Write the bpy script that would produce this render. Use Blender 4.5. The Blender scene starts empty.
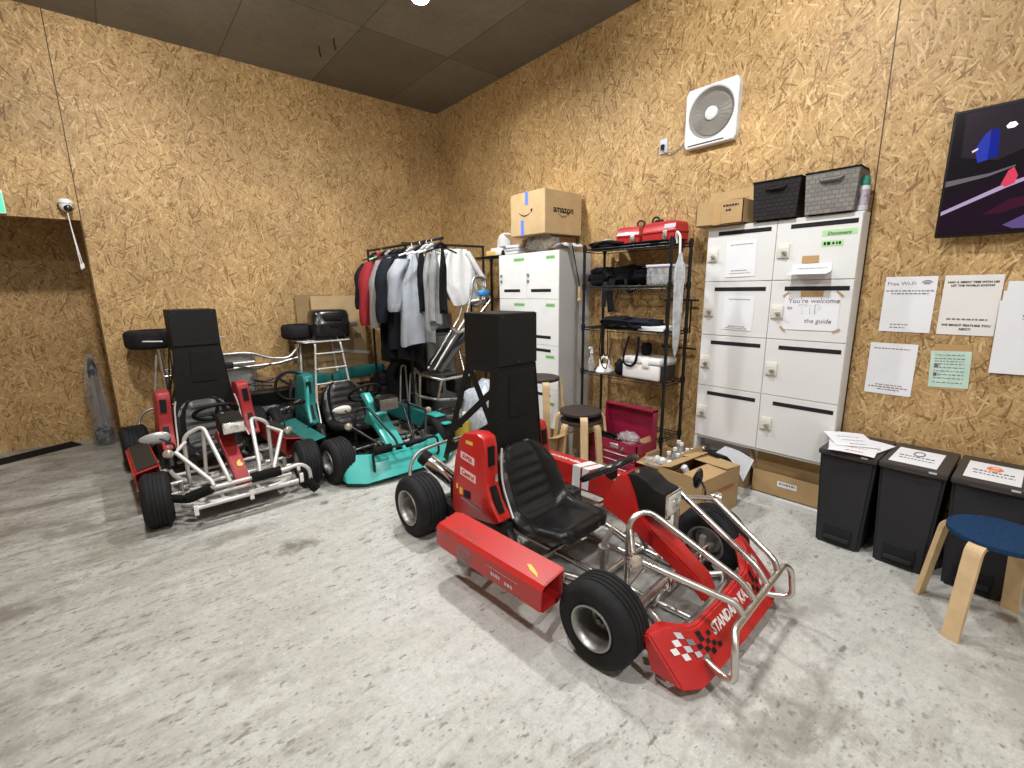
import bpy, bmesh, math, random
from mathutils import Vector, Matrix, Euler, Quaternion
random.seed(7)
S = bpy.context.scene
COL = S.collection
V = Vector
PI = math.pi

# ------------------------------------------------------------------ materials
def new_mat(name):
    m = bpy.data.materials.new(name); m.use_nodes = True
    nt = m.node_tree
    return m, nt, nt.nodes['Principled BSDF']

def mat(name, col, rough=0.5, metal=0.0, var=0.0, vscale=8.0, bump=0.0, bscale=60.0, coat=0.0, trans=0.0, alpha=1.0, ior=1.45, emit=None, estr=0.0, spec=0.5, rvar=0.0):
    m, nt, b = new_mat(name)
    c = (col[0], col[1], col[2], 1)
    b.inputs['Base Color'].default_value = c
    b.inputs['Roughness'].default_value = rough
    b.inputs['Metallic'].default_value = metal
    b.inputs['Coat Weight'].default_value = coat
    b.inputs['Coat Roughness'].default_value = 0.15
    b.inputs['Transmission Weight'].default_value = trans
    b.inputs['Alpha'].default_value = alpha
    b.inputs['IOR'].default_value = ior
    b.inputs['Specular IOR Level'].default_value = spec
    if emit:
        b.inputs['Emission Color'].default_value = (*emit, 1); b.inputs['Emission Strength'].default_value = estr
    tc = None
    if var > 0 or bump > 0 or rvar > 0:
        tc = nt.nodes.new('ShaderNodeTexCoord')
    if var > 0 or rvar > 0:
        n = nt.nodes.new('ShaderNodeTexNoise'); n.inputs['Scale'].default_value = vscale; n.inputs['Detail'].default_value = 6
        n.inputs['Roughness'].default_value = 0.65
        nt.links.new(tc.outputs['Object'], n.inputs['Vector'])
        if var > 0:
            r = nt.nodes.new('ShaderNodeValToRGB')
            r.color_ramp.elements[0].position = 0.3; r.color_ramp.elements[1].position = 0.7
            r.color_ramp.elements[0].color = tuple(max(0, x * (1 - var)) for x in col) + (1,)
            r.color_ramp.elements[1].color = tuple(min(1, x * (1 + var)) for x in col) + (1,)
            nt.links.new(n.outputs['Fac'], r.inputs['Fac']); nt.links.new(r.outputs['Color'], b.inputs['Base Color'])
        if rvar > 0:
            mr = nt.nodes.new('ShaderNodeMapRange'); mr.inputs['From Min'].default_value = .3; mr.inputs['From Max'].default_value = .7
            mr.inputs['To Min'].default_value = max(0, rough - rvar); mr.inputs['To Max'].default_value = min(1, rough + rvar)
            nt.links.new(n.outputs['Fac'], mr.inputs['Value']); nt.links.new(mr.outputs['Result'], b.inputs['Roughness'])
    if bump > 0:
        n2 = nt.nodes.new('ShaderNodeTexNoise'); n2.inputs['Scale'].default_value = bscale; n2.inputs['Detail'].default_value = 4
        nt.links.new(tc.outputs['Object'], n2.inputs['Vector'])
        bp = nt.nodes.new('ShaderNodeBump'); bp.inputs['Strength'].default_value = bump; bp.inputs['Distance'].default_value = 0.01
        nt.links.new(n2.outputs['Fac'], bp.inputs['Height']); nt.links.new(bp.outputs['Normal'], b.inputs['Normal'])
    return m

class NG:
    """small node-graph helper"""
    def __init__(s, nt): s.nt = nt
    def n(s, t, **kw):
        x = s.nt.nodes.new(t)
        for k, v in kw.items(): setattr(x, k, v)
        return x
    def l(s, a, b): s.nt.links.new(a, b)
    def math(s, op, a, b=None, c=None):
        x = s.n('ShaderNodeMath', operation=op)
        for i, v in enumerate((a, b, c)):
            if v is None: continue
            if isinstance(v, (int, float)): x.inputs[i].default_value = v
            else: s.l(v, x.inputs[i])
        return x.outputs[0]
    def mix(s, f, a, b, bt='MIX'):
        x = s.n('ShaderNodeMix', data_type='RGBA', blend_type=bt)
        for i, v in ((0, f), (6, a), (7, b)):
            if isinstance(v, (int, float)): x.inputs[i].default_value = v
            elif isinstance(v, tuple): x.inputs[i].default_value = (*v, 1)
            else: s.l(v, x.inputs[i])
        return x.outputs[2]
    def ramp(s, f, stops, interp='LINEAR'):
        r = s.n('ShaderNodeValToRGB'); r.color_ramp.interpolation = interp
        el = r.color_ramp.elements
        while len(el) < len(stops): el.new(0.5)
        for e, (p, c) in zip(el, stops):
            e.position = p; e.color = (*c, 1) if isinstance(c, tuple) else (c, c, c, 1)
        s.l(f, r.inputs['Fac']); return r.outputs['Color']

def osb_material(name, seams_x=(), seams_y=(), seed=0.0, tint=(1, 1, 1)):
    m, nt, b = new_mat(name); g = NG(nt)
    tc = g.n('ShaderNodeTexCoord')
    sp = g.n('ShaderNodeSeparateXYZ'); g.l(tc.outputs['Object'], sp.inputs[0])
    u = g.math('ADD', sp.outputs[0], sp.outputs[1])
    cb = g.n('ShaderNodeCombineXYZ'); g.l(u, cb.inputs[0]); g.l(sp.outputs[2], cb.inputs[1])
    nz = g.n('ShaderNodeTexNoise', noise_dimensions='2D'); nz.inputs['Scale'].default_value = 5.0; nz.inputs['Detail'].default_value = 2
    g.l(cb.outputs[0], nz.inputs['Vector'])
    off = g.n('ShaderNodeVectorMath', operation='SCALE'); g.l(nz.outputs['Color'], off.inputs[0]); off.inputs['Scale'].default_value = 0.03
    ad = g.n('ShaderNodeVectorMath', operation='ADD'); g.l(cb.outputs[0], ad.inputs[0]); g.l(off.outputs[0], ad.inputs[1])
    h = tone = None
    for i, (ang, ln, wd) in enumerate(((62, .085, .0105), (100, .10, .011), (128, .075, .010), (25, .08, .011), (80, .075, .009), (150, .08, .010))):
        r = g.n('ShaderNodeVectorRotate', rotation_type='Z_AXIS'); r.inputs['Angle'].default_value = math.radians(-ang)
        g.l(ad.outputs[0], r.inputs['Vector'])
        mp = g.n('ShaderNodeMapping'); mp.inputs['Scale'].default_value = (1 / ln, 1 / wd, 1); mp.inputs['Location'].default_value = (seed + i * 7.3, seed * 2 + i * 3.1, 0)
        g.l(r.outputs[0], mp.inputs[0])
        vo = g.n('ShaderNodeTexVoronoi', voronoi_dimensions='2D'); vo.inputs['Scale'].default_value = 1.0
        g.l(mp.outputs[0], vo.inputs['Vector'])
        sc = g.n('ShaderNodeSeparateColor'); g.l(vo.outputs['Color'], sc.inputs[0])
        # shade falls toward the strand border
        t = g.math('SUBTRACT', sc.outputs[1], g.math('MULTIPLY', g.math('POWER', vo.outputs['Distance'], 2.0), 0.22))
        if h is None: h, tone = sc.outputs[0], t
        else:
            gt = g.math('GREATER_THAN', sc.outputs[0], h)
            mx = g.n('ShaderNodeMix', data_type='FLOAT'); g.l(gt, mx.inputs[0]); g.l(tone, mx.inputs[2]); g.l(t, mx.inputs[3])
            tone = mx.outputs[0]; h = g.math('MAXIMUM', h, sc.outputs[0])
    grain = g.n('ShaderNodeTexNoise', noise_dimensions='2D'); grain.inputs['Scale'].default_value = 60; grain.inputs['Detail'].default_value = 3
    g.l(cb.outputs[0], grain.inputs['Vector'])
    tone2 = g.math('ADD', tone, g.math('MULTIPLY', g.math('SUBTRACT', grain.outputs['Fac'], .5), 0.35))
    c = g.ramp(tone2, [(0.0, (.212, .119, .044)), (.12, (.368, .222, .086)), (.45, (.458, .292, .124)), (.8, (.525, .350, .156)), (1.0, (.65, .475, .25))])
    big = g.n('ShaderNodeTexNoise', noise_dimensions='2D'); big.inputs['Scale'].default_value = 1.3; big.inputs['Detail'].default_value = 2
    g.l(cb.outputs[0], big.inputs['Vector'])
    c = g.mix(1.0, c, g.ramp(big.outputs['Fac'], [(.3, .84), (.7, 1.1)]), 'MULTIPLY')
    if tint != (1, 1, 1): c = g.mix(1.0, c, tint, 'MULTIPLY')
    for axis, lst in ((0, seams_x), (1, seams_y)):
        for v in lst:
            d = g.math('LESS_THAN', g.math('ABSOLUTE', g.math('SUBTRACT', sp.outputs[axis], v)), 0.0035)
            c = g.mix(d, c, (.06, .03, .012))
    g.l(c, b.inputs['Base Color'])
    b.inputs['Roughness'].default_value = 0.55
    b.inputs['Specular IOR Level'].default_value = 0.35
    bp = g.n('ShaderNodeBump'); bp.inputs['Strength'].default_value = 0.25; bp.inputs['Distance'].default_value = 0.004
    g.l(tone2, bp.inputs['Height']); g.l(bp.outputs['Normal'], b.inputs['Normal'])
    return m

def floor_material():
    m, nt, b = new_mat('floor_concrete'); g = NG(nt)
    tc = g.n('ShaderNodeTexCoord'); o = tc.outputs['Object']
    def noise(scale, det=6, rough=.6, sx=1, sy=1, rot=0, dist=0):
        mp = g.n('ShaderNodeMapping'); mp.inputs['Scale'].default_value = (sx, sy, 1); mp.inputs['Rotation'].default_value = (0, 0, rot)
        g.l(o, mp.inputs[0])
        n = g.n('ShaderNodeTexNoise'); n.inputs['Scale'].default_value = scale; n.inputs['Detail'].default_value = det; n.inputs['Roughness'].default_value = rough
        n.inputs['Distortion'].default_value = dist
        g.l(mp.outputs[0], n.inputs['Vector']); return n.outputs['Fac']
    spx = g.n('ShaderNodeSeparateXYZ'); g.l(o, spx.inputs[0])
    c = g.ramp(noise(1.7, 8, .7), [(.30, (.42, .412, .372)), (.50, (.50, .494, .458)), (.72, (.57, .566, .532))])
    c = g.mix(1.0, c, g.ramp(noise(23, 9, .78), [(.30, .66), (.48, .97), (.72, 1.12)]), 'MULTIPLY')
    c = g.mix(1.0, c, g.ramp(noise(95, 4, .6), [(.3, .88), (.65, 1.06)]), 'MULTIPLY')
    # brownish grime over the far left half
    gx = g.n('ShaderNodeMapRange'); gx.inputs['From Min'].default_value = 1.5; gx.inputs['From Max'].default_value = -.6; g.l(spx.outputs[0], gx.inputs['Value'])
    gy = g.n('ShaderNodeMapRange'); gy.inputs['From Min'].default_value = .6; gy.inputs['From Max'].default_value = 4.2; g.l(spx.outputs[1], gy.inputs['Value'])
    gm = g.math('MULTIPLY', gx.outputs[0], gy.outputs[0])
    c = g.mix(g.math('MULTIPLY', g.math('MULTIPLY', gm, g.ramp(noise(2.6, 7, .72, .6, 1.5, .25), [(.40, 0.0), (.62, 1.0)])), .9), c, (.205, .183, .143))
    # chips and scuffs, each a short mark drawn out along one direction
    patch = g.ramp(noise(1.0, 5, .65), [(.42, 0.0), (.60, 1.0)])
    amt = g.math('MAXIMUM', patch, g.math('MINIMUM', g.math('MULTIPLY', gm, 1.7), 1.0))
    wobn = g.n('ShaderNodeTexNoise'); wobn.inputs['Scale'].default_value = 34; wobn.inputs['Detail'].default_value = 4; g.l(o, wobn.inputs['Vector'])
    for sc_, lo_p, hi_p, rad, k, sy in ((8.5, .03, .30, .22, .85, 2.1), (19, .06, .40, .26, .80, 1.6), (42, .10, .44, .30, .68, 1.3)):
        mp = g.n('ShaderNodeMapping'); mp.inputs['Scale'].default_value = (.75, sy, 1); mp.inputs['Rotation'].default_value = (0, 0, math.radians(12)); mp.inputs['Location'].default_value = (sc_ * .37, sc_ * .11, 0)
        g.l(o, mp.inputs[0])
        wv = g.n('ShaderNodeVectorMath', operation='SCALE'); g.l(wobn.outputs['Color'], wv.inputs[0]); wv.inputs['Scale'].default_value = 1.1 / sc_
        av = g.n('ShaderNodeVectorMath', operation='ADD'); g.l(mp.outputs[0], av.inputs[0]); g.l(wv.outputs[0], av.inputs[1])
        vo = g.n('ShaderNodeTexVoronoi', voronoi_dimensions='2D'); vo.inputs['Scale'].default_value = sc_; g.l(av.outputs[0], vo.inputs['Vector'])
        sc = g.n('ShaderNodeSeparateColor'); g.l(vo.outputs['Color'], sc.inputs[0])
        pres = g.math('LESS_THAN', sc.outputs[0], g.math('ADD', g.math('MULTIPLY', amt, hi_p - lo_p), lo_p))
        rr = g.math('MULTIPLY', g.math('ADD', sc.outputs[1], .35), rad)
        f = g.math('MULTIPLY', g.ramp(g.math('DIVIDE', vo.outputs['Distance'], rr), [(.30, 1.0), (1.0, 0.0)]), pres)
        f = g.math('MULTIPLY', f, g.math('ADD', g.math('MULTIPLY', sc.outputs[2], .65), .35))
        c = g.mix(g.math('MULTIPLY', f, k), c, (.125, .118, .100))
    f = g.ramp(noise(9, 6, .7, .42, 1.55, math.radians(14), .5), [(.50, 0.0), (.66, 1.0)])
    c = g.mix(g.math('MULTIPLY', g.math('MULTIPLY', f, g.math('ADD', g.math('MULTIPLY', amt, .85), .15)), .6), c, (.17, .157, .13))
    pale = g.ramp(noise(31, 4, .6), [(.62, 0.0), (.72, 1.0)])
    c = g.mix(g.math('MULTIPLY', pale, .5), c, (.66, .67, .65))
    # worn dirty patches with a place of their own
    wob = noise(9, 4, .6)
    for (x, y, rx, ry, k) in ((.62, 2.78, .12, .09, .75), (1.30, 2.62, .10, .085, .55), (-.35, 3.95, .34, .16, .5), (-.62, 3.05, .22, .12, .6), (-.60, 2.2, .38, .28, .35),
                              (.35, 3.18, .30, .10, .5), (1.60, .40, .30, .22, .4), (2.3, .62, .25, .2, .3), (.95, 3.25, .05, .035, .9), (-.25, 3.2, .07, .03, .7), (-.5, 4.6, .25, .1, .4), (.2, 1.9, .12, .1, .3), (2.4, -.1, .3, .16, .3)):
        dx = g.math('DIVIDE', g.math('SUBTRACT', spx.outputs[0], x), rx); dy = g.math('DIVIDE', g.math('SUBTRACT', spx.outputs[1], y), ry)
        d = g.math('SQRT', g.math('ADD', g.math('MULTIPLY', dx, dx), g.math('MULTIPLY', dy, dy)))
        d = g.math('ADD', d, g.math('MULTIPLY', g.math('SUBTRACT', wob, .5), 3.2))
        w = g.math('MULTIPLY', g.ramp(d, [(.25, 1.0), (1.0, 0.0)]), min(.95, k * 1.25))
        c = g.mix(w, c, (.17, .155, .13))
    # a hairline crack running out from under the kart
    wv = noise(5, 5, .7)
    cx = g.math('ADD', spx.outputs[0], g.math('MULTIPLY', g.math('SUBTRACT', wv, .5), .16))
    ln = g.math('LESS_THAN', g.math('ABSOLUTE', g.math('SUBTRACT', cx, g.math('ADD', g.math('MULTIPLY', spx.outputs[1], .15), 1.08))), .0028)
    ln = g.math('MULTIPLY', ln, g.math('LESS_THAN', spx.outputs[1], 1.0))
    c = g.mix(g.math('MULTIPLY', ln, .6), c, (.25, .23, .2))
    g.l(c, b.inputs['Base Color'])
    b.inputs['Roughness'].default_value = 0.5; b.inputs['Specular IOR Level'].default_value = 0.4
    rr = g.n('ShaderNodeMapRange'); rr.inputs['To Min'].default_value = .38; rr.inputs['To Max'].default_value = .75
    g.l(noise(6, 5), rr.inputs['Value']); g.l(rr.outputs[0], b.inputs['Roughness'])
    bp = g.n('ShaderNodeBump'); bp.inputs['Strength'].default_value = .3; bp.inputs['Distance'].default_value = .004
    g.l(noise(40, 6), bp.inputs['Height']); g.l(bp.outputs['Normal'], b.inputs['Normal'])
    return m

def ceiling_material():
    m, nt, b = new_mat('ceiling_concrete'); g = NG(nt)
    tc = g.n('ShaderNodeTexCoord'); o = tc.outputs['Object']
    sp = g.n('ShaderNodeSeparateXYZ'); g.l(o, sp.inputs[0])
    def noise(scale, det=6):
        n = g.n('ShaderNodeTexNoise'); n.inputs['Scale'].default_value = scale; n.inputs['Detail'].default_value = det; n.inputs['Roughness'].default_value = .65
        g.l(o, n.inputs['Vector']); return n.outputs['Fac']
    c = g.ramp(noise(1.6), [(.3, (.165, .150, .127)), (.7, (.245, .226, .195))])
    c = g.mix(.3, c, g.ramp(noise(14), [(.3, (.13, .12, .10)), (.7, (.26, .24, .21))]))
    # form boards differ a little
    px = g.math('FLOOR', g.math('DIVIDE', g.math('SUBTRACT', sp.outputs[0], .213), .866)); py = g.math('FLOOR', g.math('DIVIDE', g.math('SUBTRACT', sp.outputs[1], 4.21), 1.704))
    cb = g.n('ShaderNodeCombineXYZ'); g.l(px, cb.inputs[0]); g.l(py, cb.inputs[1])
    wn = g.n('ShaderNodeTexWhiteNoise', noise_dimensions='2D'); g.l(cb.outputs[0], wn.inputs['Vector'])
    c = g.mix(1.0, c, g.ramp(wn.outputs['Value'], [(0.0, .82), (1.0, 1.1)]), 'MULTIPLY')
    for ax, o0, per in ((0, .213, .866), (1, 4.21, 1.704)):
        fr = g.math('WRAP', g.math('SUBTRACT', sp.outputs[ax], o0), per / 2, -per / 2)
        d = g.math('LESS_THAN', g.math('ABSOLUTE', fr), .006)
        c = g.mix(g.math('MULTIPLY', d, .6), c, (.07, .06, .05))
    g.l(c, b.inputs['Base Color']); b.inputs['Roughness'].default_value = .75
    bp = g.n('ShaderNodeBump'); bp.inputs['Strength'].default_value = .2; bp.inputs['Distance'].default_value = .005
    g.l(noise(20), bp.inputs['Height']); g.l(bp.outputs['Normal'], b.inputs['Normal'])
    return m

def weave_material(name, dark, light, sx=60, sy=38):
    m, nt, b = new_mat(name); g = NG(nt)
    tc = g.n('ShaderNodeTexCoord'); sp = g.n('ShaderNodeSeparateXYZ'); g.l(tc.outputs['Object'], sp.inputs[0])
    u = g.math('ADD', sp.outputs[0], sp.outputs[1])
    cb = g.n('ShaderNodeCombineXYZ'); g.l(u, cb.inputs[0]); g.l(sp.outputs[2], cb.inputs[1])
    br = g.n('ShaderNodeTexBrick'); br.inputs['Scale'].default_value = 1.0
    br.inputs['Brick Width'].default_value = 1 / 28; br.inputs['Row Height'].default_value = 1 / 40
    br.inputs['Mortar Size'].default_value = .0035; br.inputs['Mortar Smooth'].default_value = .6
    br.inputs['Color1'].default_value = (*light, 1); br.inputs['Color2'].default_value = tuple(x * .75 for x in light) + (1,); br.inputs['Mortar'].default_value = (*dark, 1)
    g.l(cb.outputs[0], br.inputs['Vector']); g.l(br.outputs['Color'], b.inputs['Base Color'])
    b.inputs['Roughness'].default_value = .75
    bp = g.n('ShaderNodeBump'); bp.inputs['Strength'].default_value = .35; bp.inputs['Distance'].default_value = .004; bp.invert = True
    b.inputs['Specular IOR Level'].default_value = .2
    g.l(br.outputs['Fac'], bp.inputs['Height']); g.l(bp.outputs['Normal'], b.inputs['Normal'])
    return m

def film_material(name, col, alpha, rough=.2):
    """clear wrapping film: creased, mostly see-through, glossy"""
    m, nt, b = new_mat(name); g = NG(nt)
    b.inputs['Base Color'].default_value = (*col, 1); b.inputs['Roughness'].default_value = rough
    tc = g.n('ShaderNodeTexCoord'); n = g.n('ShaderNodeTexNoise'); n.inputs['Scale'].default_value = 16; n.inputs['Detail'].default_value = 5
    n.inputs['Distortion'].default_value = 1.2
    g.l(tc.outputs['Object'], n.inputs['Vector'])
    mr = g.n('ShaderNodeMapRange'); mr.inputs['From Min'].default_value = .35; mr.inputs['From Max'].default_value = .68
    mr.inputs['To Min'].default_value = max(0, alpha - .15); mr.inputs['To Max'].default_value = min(1, alpha + .2)
    g.l(n.outputs['Fac'], mr.inputs['Value']); g.l(mr.outputs[0], b.inputs['Alpha'])
    bp = g.n('ShaderNodeBump'); bp.inputs['Strength'].default_value = .45; bp.inputs['Distance'].default_value = .012
    g.l(n.outputs['Fac'], bp.inputs['Height']); g.l(bp.outputs['Normal'], b.inputs['Normal'])
    return m

def worn_material(name, top, under, amount=.5, scale=7, rough=.4):
    m, nt, b = new_mat(name); g = NG(nt)
    tc = g.n('ShaderNodeTexCoord'); n = g.n('ShaderNodeTexNoise'); n.inputs['Scale'].default_value = scale; n.inputs['Detail'].default_value = 8; n.inputs['Roughness'].default_value = .7
    g.l(tc.outputs['Object'], n.inputs['Vector'])
    f = g.ramp(n.outputs['Fac'], [(amount, 0.0), (amount + .06, 1.0)])
    g.l(g.mix(f, top, under), b.inputs['Base Color']); b.inputs['Roughness'].default_value = rough
    return m

M = {}
def setup_materials():
    M['red'] = mat('red_fairing', (.47, .012, .011), .38, var=.12, vscale=5, coat=.35, rvar=.1)
    M['redpod'] = worn_material('scuffed_red_plastic', (.47, .020, .017), (.31, .035, .03), .56, 9, .42)
    M['oldred'] = mat('faded_red_plastic', (.33, .022, .024), .5, var=.25, vscale=6, coat=.1)
    M['oldpod'] = worn_material('worn_black_over_red', (.022, .021, .02), (.42, .03, .02), .66, 6, .5)
    M['teal'] = mat('teal_fairing', (.040, .40, .36), .35, var=.12, vscale=4, coat=.3)
    M['tealdark'] = mat('dark_teal_plastic', (.012, .15, .14), .45, var=.2, vscale=5)
    M['tube'] = mat('silver_tube', (.62, .60, .57), .34, 1.0, var=.16, vscale=9, rvar=.12)
    M['tubedull'] = mat('dull_grey_tube', (.42, .41, .39), .45, .8, var=.25, vscale=12)
    M['tubewhite'] = mat('pale_painted_tube', (.62, .61, .58), .4, .3, var=.12, vscale=10)
    M['tubeblack'] = mat('black_tube', (.016, .016, .017), .35, .2, var=.2, spec=0.35)
    M['chrome'] = mat('bright_metal', (.75, .74, .72), .2, 1.0)
    M['pan'] = mat('floor_pan_metal', (.40, .40, .39), .45, .7, var=.35, vscale=10)
    M['tire'] = mat('tyre_rubber', (.017, .017, .018), .68, var=.25, vscale=18, bump=.1, bscale=90, spec=0.18)
    M['rim'] = mat('wheel_metal', (.36, .35, .335), .42, .9, var=.25, vscale=22)
    M['rimdark'] = mat('wheel_hub_metal', (.13, .12, .11), .45, .8, var=.3)
    M['seat'] = mat('black_vinyl', (.011, .011, .0115), .33, var=.2, vscale=9, bump=.10, bscale=140, spec=0.5)
    M['black'] = mat('matt_black', (.011, .0105, .010), .55, var=.2, vscale=12, spec=0.2)
    M['blackbox'] = mat('black_powder_coat', (.0115, .011, .0105), .6, var=.12, vscale=30, bump=.1, bscale=220, spec=0.22)
    M['blackgloss'] = mat('black_gloss_plastic', (.012, .012, .012), .22, coat=.2)
    M['foam'] = mat('black_foam', (.012, .012, .012), .9, bump=.5, bscale=120, spec=0.1)
    M['engine'] = mat('engine_dark_metal', (.035, .034, .032), .5, .5, var=.4, vscale=20, spec=0.4)
    M['lens'] = mat('lamp_lens', (.72, .72, .66), .12, .1, coat=.8, var=.25, vscale=40)
    M['silverplas'] = mat('silver_plastic', (.45, .45, .44), .3, .4)
    M['smokelens'] = mat('smoked_lens', (.20, .18, .16), .15, .3, coat=.6, var=.3, vscale=50)
    M['amber'] = mat('amber_lens', (.50, .43, .35), .2, .5, coat=.5)
    M['white'] = mat('white_paint', (.78, .78, .77), .5)
    M['whiteg'] = mat('white_gloss', (.80, .80, .79), .3, var=.04)
    M['ink'] = mat('black_ink', (.02, .02, .022), .7, spec=0.15)
    M['greyink'] = mat('grey_ink', (.16, .16, .17), .7)
    M['redink'] = mat('red_ink', (.55, .03, .04), .7)
    M['orangeink'] = mat('orange_ink', (.8, .22, .06), .7)
    M['yellow'] = mat('yellow_sticker', (.82, .50, .08), .5)
    M['pinkwhite'] = mat('white_sticker', (.78, .62, .60), .5)
    M['grey1'] = mat('pale_grey_sticker', (.55, .57, .62), .5)
    M['grey2'] = mat('mid_grey_sticker', (.22, .24, .26), .5)
    M['osbL'] = osb_material('oriented_strand_board_left', seams_x=(-.1175, ), seed=0.0)
    M['osbR'] = osb_material('oriented_strand_board_right', seams_y=(.798,), seed=5.5)
    M['osbO'] = osb_material('oriented_strand_board', seed=11.0)
    M['floor'] = floor_material(); M['ceil'] = ceiling_material()
    M['locker'] = mat('locker_white_steel', (.71, .715, .71), .42, var=.03, vscale=3)
    M['lockergrey'] = mat('locker_grey_steel', (.46, .46, .445), .5, var=.08, vscale=3)
    M['cream'] = mat('cream_plastic', (.68, .66, .57), .4)
    M['paper'] = mat('white_paper', (.76, .77, .80), .75, var=.03, vscale=4)
    M['paperwarm'] = mat('cream_paper', (.74, .725, .70), .75, var=.03, vscale=4)
    M['mint'] = mat('mint_green_paper', (.50, .66, .57), .8, var=.1, vscale=20)
    M['label'] = mat('green_label', (.40, .68, .34), .7)
    M['tape'] = mat('brown_tape', (.46, .29, .13), .4)
    M['card'] = mat('cardboard', (.43, .285, .135), .8, var=.1, vscale=6, bump=.05, bscale=200)
    M['cardlight'] = mat('pale_cardboard', (.50, .36, .19), .8, var=.1, vscale=6)
    M['carddark'] = mat('brown_cardboard', (.30, .195, .095), .8, var=.12, vscale=6)
    M['bluetape'] = mat('blue_tape', (.12, .22, .75), .4)
    M['wood'] = mat('birch_plywood', (.62, .45, .25), .5, var=.12, vscale=14)
    M['brownseat'] = mat('dark_brown_seat', (.052, .038, .032), .65, var=.15, spec=0.2)
    M['blueseat'] = mat('navy_felt', (.016, .044, .105), .95, var=.25, vscale=60, bump=.3, bscale=200, spec=0.1)
    M['bin'] = mat('charcoal_plastic', (.026, .026, .030), .5, var=.1, vscale=4, spec=0.25)
    M['binlid'] = mat('bin_lid_plastic', (.050, .044, .042), .45, var=.1, vscale=4, spec=0.3)
    M['magenta'] = mat('tool_chest_red', (.27, .012, .045), .38, coat=.2, var=.08)
    M['firstaid'] = mat('red_steel_case', (.45, .018, .025), .35, coat=.2, var=.08)
    M['cloth_black'] = mat('black_cloth', (.012, .012, .014), .85, bump=.3, bscale=40, spec=0.1)
    M['cloth_navy'] = mat('navy_cloth', (.017, .019, .026), .85, bump=.3, bscale=40, spec=0.1)
    M['cloth_red'] = mat('red_cloth', (.28, .012, .018), .75, bump=.3, bscale=30)
    M['cloth_grey'] = mat('grey_cloth', (.26, .25, .24), .8, bump=.3, bscale=40)
    M['cloth_blue'] = mat('pale_blue_grey_cloth', (.31, .335, .375), .5, bump=.35, bscale=25, var=.12)
    M['cloth_white'] = mat('white_cloth', (.66, .66, .66), .7, bump=.35, bscale=25, var=.08)
    M['cloth_silver'] = mat('silver_grey_film', (.30, .31, .32), .3, bump=.5, bscale=22, var=.2)
    M['film'] = film_material('clear_film', (.68, .75, .84), .6)
    M['filmgrey'] = film_material('grey_film', (.40, .41, .43), .26)
    M['umbfilm'] = film_material('umbrella_film', (.50, .52, .54), .80)
    M['clear'] = film_material('clear_plastic', (.60, .62, .64), .36, .12)
    M['weave_black'] = weave_material('black_woven', (.010, .009, .009), (.024, .022, .022))
    M['weave_grey'] = weave_material('grey_woven', (.135, .127, .118), (.225, .212, .198))
    M['greencap'] = mat('green_cap', (.02, .20, .13), .4)
    M['fanplate'] = mat('fan_white_plastic', (.70, .70, .71), .4, var=.05)
    M['fangrey'] = mat('fan_grey_mesh', (.30, .285, .255), .6, var=.08)
    M['rubbermat'] = mat('black_rubber_mat', (.012, .012, .013), .8, bump=.3, bscale=150, spec=0.15)
    M['green_lit'] = mat('green_lit_sign', (.05, .6, .2), .4, emit=(.08, .75, .25), estr=1.6)
    M['blueplas'] = mat('blue_plastic', (.05, .25, .55), .4)
    M['yellowplas'] = mat('yellow_plastic', (.65, .50, .06), .4)
    M['steelgrey'] = mat('grey_sheet_steel', (.30, .30, .30), .42, .5, var=.15)
    M['darkpanel'] = mat('dark_grey_panel', (.045, .046, .046), .6, var=.2, spec=0.25)

# ------------------------------------------------------------------ geometry helpers
def BM(): return bmesh.new()

def finish(name, bm, m, parent=None, smooth=35, loc=None, rot=None):
    bmesh.ops.recalc_face_normals(bm, faces=bm.faces[:])
    me = bpy.data.meshes.new(name); bm.to_mesh(me); bm.free()
    me.materials.append(M[m] if isinstance(m, str) else m)
    if smooth:
        me.shade_smooth()
        me.set_sharp_from_angle(angle=math.radians(smooth))
    o = bpy.data.objects.new(name, me); COL.objects.link(o)
    if parent is not None: o.parent = parent
    if loc is not None: o.location = loc
    if rot is not None: o.rotation_euler = rot
    return o
obj = finish

def tag(o, label, cat, group=None):
    o['label'] = label; o['category'] = cat
    if group: o['group'] = group
    return o

def thing(name, label, cat, loc=(0, 0, 0), rz=0.0, group=None):
    o = bpy.data.objects.new(name, None); COL.objects.link(o)
    o.empty_display_size = .1
    o.location = loc; o.rotation_euler = (0, 0, rz)
    return tag(o, label, cat, group)

def struct(name, bm, m, smooth=0):
    o = finish(name, bm, m, None, smooth); o['kind'] = 'structure'; return o

def copy_tree(o, parent=None):
    c = o.copy(); COL.objects.link(c)
    if parent is not None: c.parent = parent
    for ch in list(o.children): copy_tree(ch, c)
    return c

def xf(bm, verts, mx): bmesh.ops.transform(bm, matrix=mx, verts=verts)

def box(bm, c, s, rot=None, bev=0.0, seg=2):
    r = bmesh.ops.create_cube(bm, size=1.0); vs = r['verts']
    mx = Matrix.Translation(V(c))
    if rot is not None: mx = mx @ (Euler(rot).to_matrix().to_4x4() if not isinstance(rot, Matrix) else rot.to_4x4())
    mx = mx @ Matrix.Diagonal((s[0], s[1], s[2], 1))
    xf(bm, vs, mx)
    if bev > 0:
        es = list({e for v in vs for e in v.link_edges})
        bmesh.ops.bevel(bm, geom=es, offset=bev, segments=seg, affect='EDGES', profile=.5)

def b2(bm, lo, hi, bev=0.0, seg=2):
    box(bm, [(a + b) / 2 for a, b in zip(lo, hi)], [abs(b - a) for a, b in zip(lo, hi)], None, bev, seg)

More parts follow.
